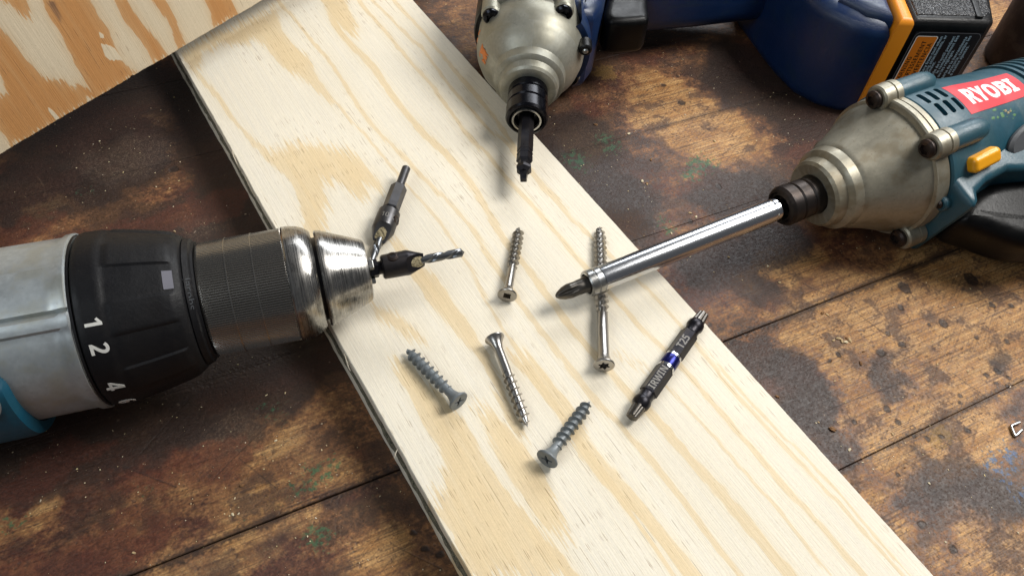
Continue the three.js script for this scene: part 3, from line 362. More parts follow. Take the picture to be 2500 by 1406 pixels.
function words(text, size, font = bold, depth = 0.12) { const g = new TextGeometry(text, { font, size, depth, curveSegments: 5, bevelEnabled: false }); g.computeBoundingBox(); const c = g.boundingBox.getCenter(V(0, 0, 0)); g.translate(-c.x, -c.y, 0); g.deleteAttribute('uv'); if (g.index) g.setIndex(null); return g; }
function wrap(g, fn) { const p = g.attributes.position; for (let i = 0; i < p.count; i++) p.setXYZ(i, ...fn(p.getX(i), p.getY(i), p.getZ(i))); g.computeVertexNormals(); return uvBox(g); }
const polar = (x, r, f) => [x, r * Math.cos(f), r * Math.sin(f)];
const cyl = (x0, x1, r, y, z, ch = 0.5, n = 28) => rev([[x0, 0], [x0, r - ch], [x0 + ch, r], [x1 - ch, r], [x1, r - ch], [x1, 0]], { n }).translate(0, y, z);
const onto = (g, phi) => g.rotateX(phi); // moves a part built over y = up round the axis by phi

// a twist drill along x with two flutes
const twist = (x0, x1, r, turns, flip = 1) => rev(fine([[x0, 0], [x0, r], [x1 - r * 0.7, r], [x1, 0.15]], 0.35), { n: 28, crease: 0.7, mod: (x, f, q) => { const a = f - flip * ((x - x0) / (x1 - x0)) * turns * 2 * PI, c = Math.cos(2 * a); return q * (1 - 0.42 * sst(0.1, 0.9, c)); } });

// ---------------------------------------------------------------- cordless drill on the left
{
  const o = thing('cordless_drill', 'silver and teal cordless drill with black clutch ring and keyless steel chuck', 'drill');
  place(o, [-143.7, 34, 62.3]); orient(o, [Math.cos(R(22.05)), 0, -Math.sin(R(22.05))]);
  const gear = mesh('gear_housing', rev(fine([[-120, 0], [-120, 30], [-4, 30.1], [-2.6, 30.9], [-0.6, 31], [0, 30.2], [0, 20]], 2.5), { n: 220, crease: 0.6, mod: (x, f, r) => { if (r < 25) return r; const d = (f * 180) / PI, groove = sst(1.7, 0.5, Math.abs(d - 31)), rib = sst(4.6, 3.6, Math.abs(d - 37.5)); return r - 1.4 * groove * (x < -0.5 ? 1 : 0.3) + 0.9 * rib * (x < -3 ? 1 : 0.2) - 0.9 * sst(36, 46, d) * sst(120, 100, d) * 0.6; } }), M.silverPaint, o);
  mesh('seam', rev([[0.05, 30.4], [0.9, 30.4]], { n: 96 }), M.blackPlastic, o);
  const shell = mesh('teal_shell', rev(fine([[-120, 30], [-120, 34], [-26, 33.6], [-23.4, 33], [-22.4, 31.5], [-22.2, 29]], 1.2), { n: 90, p0: R(50), p1: R(215), crease: 0.8, mod: (x, f, r) => { const d = (f * 180) / PI, cx = Math.max(0, (x + 32) / 10), cy = Math.max(0, (74 - d) / 18), k = Math.hypot(cx, cy); return mix(r, 29.2, sst(0.86, 1.02, k)) + 1.6 * sst(90, 130, d); } }), M.tealDrill, o);
  mesh('screw_recess', onto(rev([[-6, 5.2], [-5.4, 6.4], [-4.4, 6.6], [-4.2, 5.6], [-7, 5], [-7, 0]], { n: 36 }).rotateZ(PI / 2).translate(-31.5, 39, 0), R(76)), M.silverPaint, shell);
  mesh('screw', onto(rev([[-6.6, 3.4], [-5.6, 3.2], [-5.4, 1.6], [-6.4, 1.4], [-6.4, 0]], { n: 24 }).rotateZ(PI / 2).translate(-31.5, 39, 0), R(76)), M.blackSteel, shell);
  const ring = mesh('clutch_ring', rev(fine([[0.9, 22], [0.9, 29.4], [1.6, 30.4], [3, 30.8], [8, 30.7], [10, 30.3], [19, 28.6], [27, 26.8], [31, 25.6], [32.6, 24.6], [33.4, 23], [33.4, 20]], 0.9), { n: 260, crease: 0.45, mod: (x, f, r) => { if (r < 24) return r; let d = (((f * 180) / PI - 41) % 45 + 67.5) % 45 - 22.5; const side = sst(11.2, 9.6, Math.abs(d)) * sst(9.5, 12.5, x) * sst(31.5, 29.5, x); return r - 0.4 * sst(9, 11, x) + 0.7 * side; } }), M.blackPlastic, o);
  mesh('indicator_tab', rev([[27.8, 26.3], [30.9, 25.5]], { n: 8, p0: R(13), p1: R(27.5) }), new THREE.MeshStandardMaterial({ color: '#66656e', roughness: 0.5 }), ring);
  for (const [t, d, s] of [['1', 41, 5.2], ['2', 57.5, 5.6], ['4', 87, 5.6], ['6', 111, 5.2]]) mesh('numeral', wrap(words(t, s, bold, 0.1), (x, y, z) => polar(6.4 + y, 30.75 + z, R(d) + x / 30.7)), M.whitePrint, ring);
  mesh('numeral_dot', wrap(words('•', 3.2, bold, 0.08), (x, y, z) => polar(14.6 + y * 1.5, 29.2 + z, R(45.6) + x / 30)), M.greyPrint, ring);
  const collar = mesh('collar', rev([[33.2, 20], [33.2, 22.7], [33.8, 23.2], [35.6, 22.6], [36.2, 21.6], [36.9, 21.4], [37, 18]], { n: 90 }), M.blackPlastic, o);
  mesh('collar_print', wrap(words('Jacobs', 2.8, regular, 0.05), (x, y, z) => polar(34.6 + y * 0.8, 22.95 + z, R(32) + x / 22.9)), M.greyRubber, collar);
  const N = 148; // ribs of the grip sleeve
  mesh('grip_sleeve', rev(fine([[37.2, 18], [37.2, 20.2], [38.2, 20.7], [66.6, 21], [67, 20.7]], 4.8), { n: N * 4, crease: 0.35, mod: (x, f, r) => (x < 38 ? r : r + [-0.3, 0.04, 0.04, 0.04][Math.round(((f + PI) / (2 * PI)) * N * 4) % 4]) }), M.knurl, o);
  for (const x of [47, 56]) mesh('sleeve_line', rev([[x, 20.4], [x, 21.12], [x + 0.35, 21.12], [x + 0.35, 20.4]], { n: 96 }), M.knurl, o);
  mesh('sleeve_front', rev([[66.8, 18], [66.8, 20.9], [67.4, 21.4], [69.6, 21.3], [72.6, 20.7], [74.6, 19.8], [76.4, 18.6], [77, 17.8], [77, 12]], { n: 120, crease: 0.6 }), M.chuck, o);
  mesh('groove', rev([[76.8, 15.6], [78.8, 15.6]], { n: 80 }), M.blackSteel, o);
  mesh('chuck_nose', rev(fine([[78.2, 12], [78.2, 17.6], [78.8, 18.1], [80, 18], [94.2, 12.1], [95.2, 11.5], [95.6, 10.6], [95.6, 4.6], [90, 4.4]], 3), { n: 120, crease: 0.5 }), M.chuck, o);
  for (let k = 0; k < 3; k++) mesh('jaw', onto(box(9, 2.2, 3.4, 0.4).translate(93.2, 4.4, 0), R(20 + 120 * k)), M.steelDull, o);
}
// ---------------------------------------------------------------- countersink bits
function countersink(label, m) { // x from the shank's end (0) to the drill tip (58); the set screw looks up
  const o = thing('countersink_bit', label, 'drill bit', 'countersink drill bits');
  mesh('shank', mergeGeometries([hexR(0, 13, 6.3), cyl(12, 15, 2.6, 0, 0, 0.2)].map((g) => { if (g.index) g.setIndex(null); return g; })), m, o);
  let body = rev([[14.4, 0], [14.4, 4.1], [15, 4.7], [24.4, 4.9], [24.9, 4.8], [31.2, 2.3], [31.4, 0]], { n: 64, crease: 0.4 });
  for (const f of [60, 240]) { const scoop = onto(box(16, 8, 14, 0.2).translate(8, 4, 0).rotateZ(R(-31)).translate(23.4, 4.5, 0), R(f)); body = cut(body, scoop); } // the two cutting faces
  const c = mesh('cutter', body, m, o);
  mesh('set_screw', onto(rev([[-1, 2.4], [-0.2, 2.3], [0, 1.2], [-1, 1], [-1, 0]], { n: 24 }).rotateZ(PI / 2).translate(19, 4.9, 0), 0), M.rustyBolt, c);
  for (const f of [60, 240]) { const lump = new THREE.IcosahedronGeometry(1, 4), p = lump.attributes.position; for (let i = 0; i < p.count; i++) { const k = 0.75 + 0.6 * vn(p.getX(i) * 3 + 5 + f, p.getY(i) * 3 + p.getZ(i) * 4 + 9); p.setXYZ(i, 28 + p.getX(i) * 3.1 * k, 1.6 + p.getY(i) * 0.75 * k - (p.getX(i) * 3.1 * 0.5), p.getZ(i) * 2.1 * k); } lump.computeVertexNormals(); mesh('wood_dust', onto(uvBox(lump), R(f)), M.sawdust, c); }
  mesh('drill_tip', twist(29, 47, 1.75, 1.1, -1), M.drillSteel, o);
  return o;
}
{
  const a = countersink('black steel countersink bit clamped in the drill chuck with pale dust at its cutter', M.blackSteel), d = V(Math.cos(R(22.05)), 0, -Math.sin(R(22.05)));
  const p = V(-143.7, 34, 62.3).addScaledVector(d, 86.4); place(a, [p.x, p.y, p.z]); orient(a, [d.x, 0.0, d.z], R(-6));
  const b = countersink('dark grey steel countersink bit lying on the pine board beside the chuck', M.greySteel);
  const e = V(-59.5, 13.6, 3.6), s = V(-54.9, 17.6, -36.5), x = e.clone().sub(s).normalize(); place(b, [s.x, s.y, s.z]); orient(b, [x.x, x.y, x.z], R(-75)); b.scale.setScalar(1.02);
  const sh = mesh('pilot_shank', cyl(-11.5, 0.4, 1.9, 0, 0, 0.4), M.greySteel, b);
  for (const [t, f] of [['10', 75], ['0', 30]]) mesh('size_mark', wrap(words(t, 2.2, regular, 0.05), (u, v, z) => polar(19.5 - v, 4.86 + z, R(f) - u / 4.8)), M.greyPrint, b);
}
// ---------------------------------------------------------------- impact drivers
function boltHead(x, y, z, r, dir, m, parent) { // round head with a star socket, facing along dir * x
  const h = rev([[0, 0], [0, r * 0.9], [1.2, r], [2.6, r], [3.6, r * 0.8], [3.9, r * 0.52], [2.4, r * 0.42], [2.4, 0]], { n: 30, mod: (q, f, v) => (v < r * 0.6 && v > 0 ? v * (1 + 0.14 * Math.cos(6 * f)) : v) });
  if (dir < 0) h.rotateY(PI); return mesh('bolt', h.translate(x, y, z), m, parent);
}
{ // blue driver: x to the nose, y up, z to the plywood side
  const o = thing('impact_driver', 'dark blue cordless impact driver with pale metal nose and black battery lying on its side', 'impact driver', 'cordless impact drivers');
  const d = [0.0404, -0.0704, 0.9967]; place(o, [-3.79, 35, -127.66]); orient(o, d);
  const nose = mesh('gear_case', rev(fine([[-62, 0], [-62, 26], [4, 26.8], [7, 26.4], [13, 24.4], [18, 21.4], [21, 19], [22.2, 17.8], [23, 17.6], [26.6, 17.2], [27.6, 16], [28, 14.8], [31.6, 14.2], [32.8, 13.2], [33.3, 12], [33.3, 9], [30, 8.6]], 2.5), { n: 120, crease: 0.45 }), M.castPale, o);
  for (const f of [49, -31, 140, -125]) { const y = 27 * Math.cos(R(f)), z = 27 * Math.sin(R(f)); mesh('boss', rev([[-40, 0], [-40, 5], [1, 5], [2, 4.4], [2, 0]], { n: 30 }).translate(0, y, z), M.castPale, nose); boltHead(0.6, y, z, 4.3, 1, M.bolt, nose); }
  mesh('flange', rev([[-9, 25], [-9, 28.6], [-8, 29], [-4.6, 29], [-3.6, 28.4], [-3.4, 26]], { n: 110, p0: R(-40), p1: R(58) }), M.castPale, nose);
  // torn orange sticker on the plywood side
  mesh('torn_sticker', rev(fine([[1, 27.1], [13.4, 24.6], [18, 21.7]], 1), { n: 24, p0: R(71), p1: R(87), mod: (x, f, r) => r - 0.7 * (fbm(x * 0.5, f * 9, 3) > 0.52 + 0.02 * Math.abs(x - 8) ? 1 : 0) }), new THREE.MeshStandardMaterial({ color: '#c8702c', roughness: 0.6 }), nose);
  mesh('body_shell', rev(fine([[-70, 0], [-70, 29], [-6, 30.2], [1, 30.4], [3.4, 29.8], [3.8, 28], [3.8, 26.5]], 3), { n: 60, p0: R(-176), p1: R(-50), crease: 0.5 }), M.bluePlastic, o);
  mesh('dark_shell', rev(fine([[-70, 0], [-70, 28.6], [-10, 29.2], [-8.6, 28.6], [-8.4, 26]], 4), { n: 40, p0: R(60), p1: R(176), crease: 0.5 }), M.rubber, o);
  const lug = mesh('pin_lug', cyl(6, 13, 3.2, 28.2 * Math.cos(R(-68)), 28.2 * Math.sin(R(-68)), 0.6), M.rubber, o);
  mesh('pin', cyl(11, 14, 1.4, 28.2 * Math.cos(R(-68)), 28.2 * Math.sin(R(-68)), 0.5), M.steelDull, lug);
  const col = mesh('bit_collar', rev([[30, 0], [30, 9], [33, 9.1], [33.4, 9.5], [37.4, 9.5], [37.8, 9], [38.6, 9], [39, 9.6], [43.6, 9.6], [44.2, 8.9], [45, 8.9], [45.4, 9.9], [51.6, 9.9], [52.8, 9.2], [53.2, 8.2], [52, 7.6], [52.6, 6.8], [52.2, 5.8], [49, 5], [49, 0]], { n: 90, crease: 0.35 }), M.collarBlack, o);
  mesh('retaining_ring', rev([[51.9, 7.2], [53.4, 6.9], [53.4, 6.1], [51.9, 5.9]], { n: 60 }), M.steelDull, col);
  // handle, trigger and battery foot, drawn from above (world x, -z) and laid on the bench
  const g = new THREE.Group(); const inv = (w) => w; // parts below are given in the bench's axes
  o.updateMatrixWorld(); const W = o.matrixWorld.clone().invert();
  const flat = (name, pts, h0, h1, bev, m, par = o, seg = 5, k = 0) => { let q = slab(k ? smoothPts(pts, k) : pts, h1 - h0, bev, seg); q.rotateX(-PI / 2).translate(0, (h0 + h1) / 2, 0); q.scale(MM, MM, MM); q.applyMatrix4(W); q.scale(1000, 1000, 1000); return mesh(name, q, m, par); };
  flat('head_block', [[12, 140], [20, 133], [26, 136], [30, 146], [32, 160], [33, 176], [33, 225], [8, 225], [8, 150]], 6, 54, 7, M.bluePlastic, o, 6);
  flat('handle', [[26, 180], [44, 177], [62, 179.5], [90, 189], [120, 201], [150, 214], [150, 246], [26, 240]], 14, 50, 11, M.bluePlastic, o, 7);
  flat('trigger', [[32.5, 151], [36, 147], [50, 150], [55, 153], [55.4, 164], [53, 182], [38, 182], [33, 164]], 22, 43, 4, M.trigger, o, 5, 4);
  flat('direction_button', [[18.0, 142.8], [24.0, 142.8], [24.0, 157.8], [18.0, 157.8]], 30, 50.8, 1.6, M.yellow);
  const foot = flat('foot', [[118, 227.5], [124, 209.5], [130, 191.5], [136, 176.5], [144, 161.5], [156, 152.0], [168, 148.3], [176.4, 148.9], [176.4, 240], [118, 240]], -2, 56, 9, M.bluePlastic, o, 6);
  flat('foot_ridge', [[150, 165.5], [163, 155.0], [175.6, 151.9], [175.6, 189.5], [160, 185.5]], 40, 60, 5, M.bluePlastic, foot);
  flat('orange_band', [[176.4, 146.9], [184.6, 148.1], [184.6, 240], [176.4, 240]], -4.4, 60.6, 4, M.orange);
  const bat = flat('battery', [[184.6, 149.7], [224, 155.5], [228, 159.5], [233, 183.5], [233, 242], [184.6, 242]], -4.4, 59.4, 4, M.rubber);
  flat('top_panel', [[186.6, 154.1], [222.6, 159.3], [226.6, 163.5], [230, 185.5], [230, 238], [186.6, 238]], 54, 60, 1.6, M.pebble, bat);
  flat('side_rib', [[217, 157.1], [220.4, 157.5], [223, 183.5], [219.6, 183.5]], 54, 60.7, 0.6, M.rubber, bat);
  // the warning label on the upright side of the battery
  const cv = document.createElement('canvas'); cv.width = 1024; cv.height = 900; const x = cv.getContext('2d'); x.fillStyle = '#101318'; x.fillRect(0, 0, 1024, 900);
  x.strokeStyle = '#77777a'; x.lineWidth = 6; x.beginPath(); x.roundRect(10, 10, 1004, 880, 70); x.stroke();
  x.fillStyle = '#e8e4da'; x.beginPath(); x.roundRect(40, 40, 990 - 60, 290, 30); x.fill(); x.fillStyle = '#d97a1a'; x.beginPath(); x.roundRect(50, 50, 910, 270, 24); x.fill();
  x.fillStyle = '#1a120a'; x.font = 'bold 78px sans-serif'; x.textAlign = 'right'; x.fillText('WARNING', 700, 124); x.fillText('AVERTISSEMENT', 905, 208); x.fillText('ADVERTENCIA', 880, 294);
  x.fillStyle = '#a9c4d2'; x.font = 'bold 50px sans-serif'; x.textAlign = 'right';
  [['Remove battery from tool when', 970], ['changing attachments, or', 985], ['making adjustment.', 640], ['Retirez la pile de l’outil pendant', 975], ['le remplacement des', 985], ['accessoires ou les reglages.', 800], ['Retire la bateria de la herramienta', 972], ['accesoria, cambie los', 985], ['o realice ajustes.', 860]].forEach(([t, e], i) => x.fillText(t, e, 388 + i * 47 + Math.floor(i / 3) * 22));
  const tx = new THREE.CanvasTexture(cv); tx.colorSpace = THREE.SRGBColorSpace; tx.anisotropy = 8;
  const q = new THREE.PlaneGeometry(36, 46); // width along the battery, text running upwards
  const uv = q.attributes.uv; for (let i = 0; i < 4; i++) { const a = uv.getX(i), b = uv.getY(i); uv.setXY(i, b, 1 - a); }
  q.rotateY(Math.atan2(-5.8, 39.4) * -1).translate(205.6, 30.6, -151.7);
  q.scale(MM, MM, MM); q.applyMatrix4(W); q.scale(1000, 1000, 1000); mesh('warning_label', q, new THREE.MeshStandardMaterial({ map: tx, roughness: 0.4 }), bat);

  place(o, [-3.87, 29.9, -135.3]); o.scale.setScalar(1.0215);
  // the square driver bit held in its collar
  const b = thing('driver_bit', 'black square tip driver bit held in the collar of the blue driver', 'driver bit'); const dv = V(...d).normalize(), p = V(-3.87, 29.9, -135.3).addScaledVector(dv, 50); place(b, [p.x, p.y, p.z]); orient(b, d, R(8)); b.scale.setScalar(1.0215);
  mesh('shank', rev([[0, 0], [0, 3.5], [24, 3.66], [24.4, 3.3], [24.9, 3.3], [25.2, 3.66], [26.4, 3.66], [26.8, 3.25], [27.2, 3.6], [30.2, 3.66], [31.2, 2.9], [33, 2.8], [33.4, 2.8]], { n: 6, p0: -PI + PI / 6, p1: PI + PI / 6, crease: 0.25 }), M.blackSteel, b);
  mesh('hex_shoulder', rev([[32.6, 0], [32.6, 2.8], [34, 3.7], [35.4, 3.7], [37, 2.4], [37.2, 0]], { n: 6, p0: -PI, p1: PI, crease: 0.25 }), M.blackSteel, b);
  mesh('tip', rev([[36.4, 0], [36.4, 2.4], [41.2, 1.95], [41.6, 1.5], [41.6, 0]], { n: 4, p0: -PI + PI / 4, p1: PI + PI / 4, crease: 0.25 }), M.blackSteel, b);
}
{ // teal driver: x to the rear, y up, z towards the front edge of the bench
  const o = thing('impact_driver', 'teal cordless impact driver with gold metal nose, red sticker and yellow button', 'impact driver', 'cordless impact drivers');
  const t = R(3.1), a = R(-148.48), d = V(Math.cos(a) * Math.cos(t), -Math.sin(t), -Math.sin(a) * Math.cos(t)); place(o, [167.3, 31, -72.4]); orient(o, [-d.x, -d.y, -d.z]); o.scale.setScalar(1.0215);
  const nose = mesh('gear_case', rev(fine([[-43, 8], [-44.4, 9], [-44.8, 13.6], [-43.6, 14.8], [-39.6, 15.6], [-38.8, 17], [-37.8, 18], [-33.6, 18.6], [-32.8, 19.2], [-30, 20.2], [-25, 22], [-19, 24.6], [-13, 27.4], [-9, 29], [-7.2, 29.6], [-6.8, 31], [-0.4, 31.4], [0, 31], [0, 10]], 2.5), { n: 120, crease: 0.45 }), M.castGold, o);
  mesh('flange_rim', rev([[-6.9, 30], [-6.9, 32.2], [-6.2, 32.8], [-3.8, 32.8], [-3.3, 32.3], [-3.2, 31], [-2.7, 31], [-2.6, 32.4], [-0.4, 32.6], [0.2, 32.2], [0.2, 30]], { n: 110, p0: R(-32), p1: R(40), crease: 0.3 }), M.castGold, nose);
  const bosses = [[-27, 32.6], [32, 32.6], [124, 32.4], [-116, 32.4]];
  for (const [f, r] of bosses) { const y = r * Math.cos(R(f)), z = r * Math.sin(R(f)); mesh('boss', rev([[-9.4, 0], [-9.4, 5], [-8.6, 5.7], [-3.5, 5.9], [-3.2, 5.4], [-2.8, 5.4], [-2.6, 5.9], [0.6, 5.8], [0.6, 0]], { n: 36, crease: 0.3 }).translate(0, y, z), M.castGold, nose); boltHead(-8.4, y, z, 4, -1, M.rustyBolt, nose); }
  const lug = mesh('pin_lug', cyl(-3, 4, 3.4, 31 * Math.cos(R(82)), 31 * Math.sin(R(82)), 0.6), M.tealPlastic, o); mesh('pin', cyl(-4.4, -2, 1.9, 31 * Math.cos(R(82)), 31 * Math.sin(R(82)), 0.5), M.rustyBolt, lug);
  mesh('bit_collar', rev([[-40, 0], [-40, 8.2], [-43.6, 8.4], [-44, 8], [-44.4, 8.5], [-48.6, 8.5], [-49.4, 7.8], [-50.2, 8.6], [-54.6, 8.6], [-55.4, 7.9], [-56, 8.7], [-60.6, 8.8], [-62, 8], [-62.6, 7], [-61.6, 6.4], [-62, 5.4], [-59, 4.9], [-59, 0]], { n: 90, crease: 0.35 }), M.collarBrown, o);
  let body = rev(fine([[0.3, 0], [0.3, 31.6], [1.2, 32.2], [16, 31.9], [26, 30.6], [45, 27.6], [70, 25.2], [110, 22], [110, 0]], 6), { n: 120, crease: 0.5 });
  // three rows of vent slots, each row two slots
  for (const [x0, dx] of [[7, 1.2], [12, 1.2], [17, 1.2]]) for (const [f0, f1] of [[-14, -1], [1, 14]]) {
    const parts = box(2.6, 12, ((f1 - f0) * PI * 32) / 180, 1).rotateX(0).translate(x0 + dx * ((f0 + f1) / 28) * 1.2, 30.5, 0); body = cut(body, onto(parts, R((f0 + f1) / 2)));
  }
  const bd = mesh('body', body, M.tealPlastic, o);
  for (const f of [-27, 32]) mesh('boss_fairing', onto(rev(fine([[0.7, 0], [0.7, 5.4], [16, 5.2], [20, 4.4], [23, 2.4], [24, 0]], 3), { n: 30 }).translate(0, 32.2, 0), R(f)), M.tealPlastic, bd);
  for (let k = 0; k < 5; k++) mesh('rear_rib', rev([[66 + k * 5, 24], [66.4 + k * 5, 26.6 - k * 0.4], [68.6 + k * 5, 26.4 - k * 0.4], [69 + k * 5, 24]], { n: 60, p0: R(-60), p1: R(40) }), M.tealPlastic, bd);
  // red sticker with the maker's name
  const cv = document.createElement('canvas'); cv.width = 768; cv.height = 384; const x = cv.getContext('2d'); x.fillStyle = '#c9303a'; x.fillRect(0, 0, 768, 384); x.fillStyle = '#f0e6e4'; x.font = 'bold 208px sans-serif'; x.textAlign = 'center'; x.textBaseline = 'middle'; x.save(); x.translate(384, 196); x.scale(0.98, 1.3); x.fillText('RYOBI', 0, 0); x.strokeStyle = '#f0e6e4'; x.lineWidth = 9; x.strokeText('RYOBI', 0, 0); x.restore();
  for (let k = 0; k < 70; k++) { x.fillStyle = ['#c9303a', '#d9b25c', '#8f2028', '#c9303a'][k % 4]; x.globalAlpha = 0.75; x.beginPath(); x.ellipse((k % 3 ? 470 : 150) + (rnd() - 0.5) * 180, 230 + (rnd() - 0.5) * 130, 2 + 9 * rnd() * rnd(), 1.5 + 5 * rnd() * rnd(), rnd() * 3, 0, 7); x.fill(); }
  const tx = new THREE.CanvasTexture(cv); tx.colorSpace = THREE.SRGBColorSpace; tx.anisotropy = 8;
  const st = rev(fine([[20, 31.35], [26, 30.7], [45, 27.75], [62, 26.1]], 2), { n: 24, p0: R(-13), p1: R(20) }); { const p = st.attributes.position, u = st.attributes.uv; for (let i = 0; i < p.count; i++) { const px = p.getX(i), f = Math.atan2(p.getZ(i), p.getY(i)); u.setXY(i, (px - 20) / 42, 1 - (f - R(-13)) / R(33)); p.setXYZ(i, ...polar(px + 0.08 * 0, Math.hypot(p.getY(i), p.getZ(i)) + 0.12, f)); } }
  mesh('name_sticker', st, new THREE.MeshStandardMaterial({ map: tx, roughness: 0.4 }), bd);
  // flecks of green paint left on the body
  const fleck = new THREE.MeshStandardMaterial({ color: '#3f6b3c', roughness: 0.6 });
  for (let k = 0; k < 34; k++) { const u = rnd(), px = 30 + u * 26 + (rnd() - 0.5) * 6, f = R(24 + u * 12 + (rnd() - 0.5) * 9), r = mix(30.3, 27, (px - 28) / 20) + 0.15; mesh('paint_fleck', onto(rev([[0, 0.3 + 0.9 * rnd() * rnd()], [0.12, 0]], { n: 6 }).rotateZ(PI / 2).scale(1 + rnd(), 1, 1).translate(px, Math.max(26.2, r), 0), f), k % 4 ? fleck : M.sawdust, bd); }
  // lower body, arch and trigger: outline in x (rear) and distance from the axis towards the handle
  const H = R(106), side = (name, pts, th, bev, m, par, k = 0, off = 0) => { const q = slab(k ? smoothPts(pts, k) : pts, th, bev, 6); q.translate(0, 0, off); q.rotateX(H); return mesh(name, q, m, par); };
  const low = side('lower_body', [[0.6, 4], [0.6, 30], [1, 34], [2, 36.4], [4, 37], [6.6, 35.4], [9, 31.6], [17, 29], [30, 28.2], [44, 33], [60, 38], [90, 44], [90, 4]], 44, 3.2, M.tealPlastic, o, 0);
  side('handle', [[56, 20], [92, 20], [96, 60], [98, 120], [62, 120], [60, 70]], 34, 12, M.tealPlastic, o);
  side('trigger', [[5, 38], [10, 32], [26, 28], [42, 30], [60, 36], [62, 50], [60, 66], [40, 65], [27, 59.5], [14, 48]], 24, 7, M.trigger, o, 5, 0);
  mesh('direction_button', onto(box(16, 6, 7, 2.2, 4).rotateY(R(4)).translate(16.5, 33.2, 0), R(55)), M.yellow, o);
  mesh('rubber_pad', onto(rev([[0, 0], [0, 12.2], [1.4, 12.6], [2.6, 11.6], [3, 0]], { n: 48 }).rotateZ(PI / 2).scale(1.5, 1, 0.72).translate(54, 29.0, 0), R(58)), M.greyRubber, o);

  // magnetic bit holder in the collar, with a cross tip bit
  const h = thing('bit_holder', 'long polished steel bit holder fitted in the teal driver, lying over the long screw', 'bit holder'); place(h, [167.3, 31, -72.4]); orient(h, [d.x, d.y, d.z]); h.scale.setScalar(1.0215);
  mesh('hex_shank', hexR(56, 66, 6.2), M.steel, h);
  mesh('sleeve', rev([[64.2, 2], [64.2, 4.3], [64.8, 4.8], [66.6, 4.8], [67, 4.5], [67.5, 4.5], [67.8, 5.02], [69, 5.08], [150, 5.04], [151.6, 4.96], [152, 4.4], [152, 2]], { n: 72, crease: 0.4 }), M.steel, h);
  mesh('end_ring', rev([[151.8, 3], [151.8, 4.8], [152.2, 5.2], [154.4, 5.3], [154.8, 5.1], [155.2, 5.35], [157.6, 5.35], [158.2, 5], [158.2, 4.2], [155, 3.7]], { n: 72, crease: 0.3 }), M.steelDull, h);
  const bt = thing('cross_tip_bit', 'dark grey cross tip driver bit sticking out of the polished bit holder', 'driver bit'); const p = V(167.3, 31, -72.4).addScaledVector(d, 152 * 1.0215); place(bt, [p.x, p.y, p.z]); bt.scale.setScalar(1.0215); orient(bt, [d.x, d.y, d.z], R(10));
  mesh('shank', rev([[0, 0], [0, 3.3], [6.4, 3.5], [8, 3.1]], { n: 6, p0: -PI + PI / 6, p1: PI + PI / 6, crease: 0.3 }), M.bitSteel, bt);
  mesh('tip', rev(fine([[6.2, 0], [6.2, 3.5], [8, 3.1], [11, 3.05], [14, 3.2], [16.4, 2.7], [19, 1.5], [20, 0.6], [20.2, 0]], 0.5), { n: 72, crease: 0.6, mod: (q, f, r) => r * (1 - 0.42 * sst(9.5, 15, q) * sst(0.25, 0.85, -Math.cos(4 * f))) }), M.bitSteel, bt);
}
// ---------------------------------------------------------------- screws on the board
function screw(label, m, o) { // x from the head's face (0) to the point (o.len)
  const s = thing('wood_screw', label, 'screw'), { len, head, shank, core, thread, from, pitch, neck } = o;
  let body = rev([[0, 0], [0, head - 0.25], [0.25, head], [0.7, head], [1.3, head * 0.86], [neck * 0.6, mix(head, shank, 0.72)], [neck, shank + 0.12], [neck + 0.6, shank], [from, shank], [from + 0.8, core], [len - 5, core * 0.94], [len - 2.5, core * 0.62], [len, 0]], { n: 40, crease: 0.55 });
  const dep = 3.0, shape = o.recess === 'square' ? [[-1, -1], [1, -1], [1, 1], [-1, 1]].map((p) => p.map((v) => v * head * 0.36)) : o.recess === 'star' ? Array.from({ length: 48 }, (_, k) => { const f = (k / 48) * 2 * PI, r = head * (0.46 + 0.11 * Math.cos(6 * f)); return [r * Math.cos(f), r * Math.sin(f)]; })
    : Array.from({ length: 48 }, (_, k) => { const f = (k / 48) * 2 * PI, c = Math.abs(Math.cos(2 * f)), r = head * (0.2 + 0.38 * c ** 5); return [r * Math.cos(f), r * Math.sin(f)]; });
  const hole = new THREE.ExtrudeGeometry(poly(shape), { depth: dep, bevelEnabled: false }); hole.rotateY(PI / 2).translate(-0.4, 0, 0).rotateX(o.turn ?? 0);
  const b = mesh('body', cut(body, hole.toNonIndexed ? (hole.index ? hole.toNonIndexed() : hole) : hole), m, s);
  const pos = [], K = 22, turns = (len - 1.2 - from) / pitch, n = Math.ceil(turns * K), at = (k, e) => { const u = k / n, x = from + 0.4 + u * (len - 1.4 - from), f = u * turns * 2 * PI, fade = Math.min(1, u * 12) * sst(1.0, 0.86, u) , c = x > len - 5 ? core * mix(0.94, 0.2, clamp((x - len + 5) / 4.4)) : core, r = [c - 0.15, mix(c, thread, mix(0.35, 1, fade) * (fade > 0 ? 1 : 0)), c - 0.15][e], w = [-0.42, 0, 0.42][e] * o.wide; return V(x + w, r * Math.cos(f), r * Math.sin(f)); };
  for (let k = 0; k < n; k++) for (const e of [0, 1]) { const A = at(k, e), B = at(k, e + 1), C = at(k + 1, e), D = at(k + 1, e + 1); for (const v of [A, C, B, B, C, D]) pos.push(v.x, v.y, v.z); }
  const g = new THREE.BufferGeometry(); g.setAttribute('position', new THREE.Float32BufferAttribute(pos, 3)); g.computeVertexNormals();
  mesh('thread', toCreasedNormals(mergeVertices(g, 1e-3), 0.6), m, s);
  const hd = V(...o.head3), tp = V(...o.tip3), x = tp.clone().sub(hd); hd.addScaledVector(x.clone().normalize(), -0.2); place(s, [hd.x, hd.y, hd.z]); orient(s, [x.x, x.y, x.z]); return s;
}
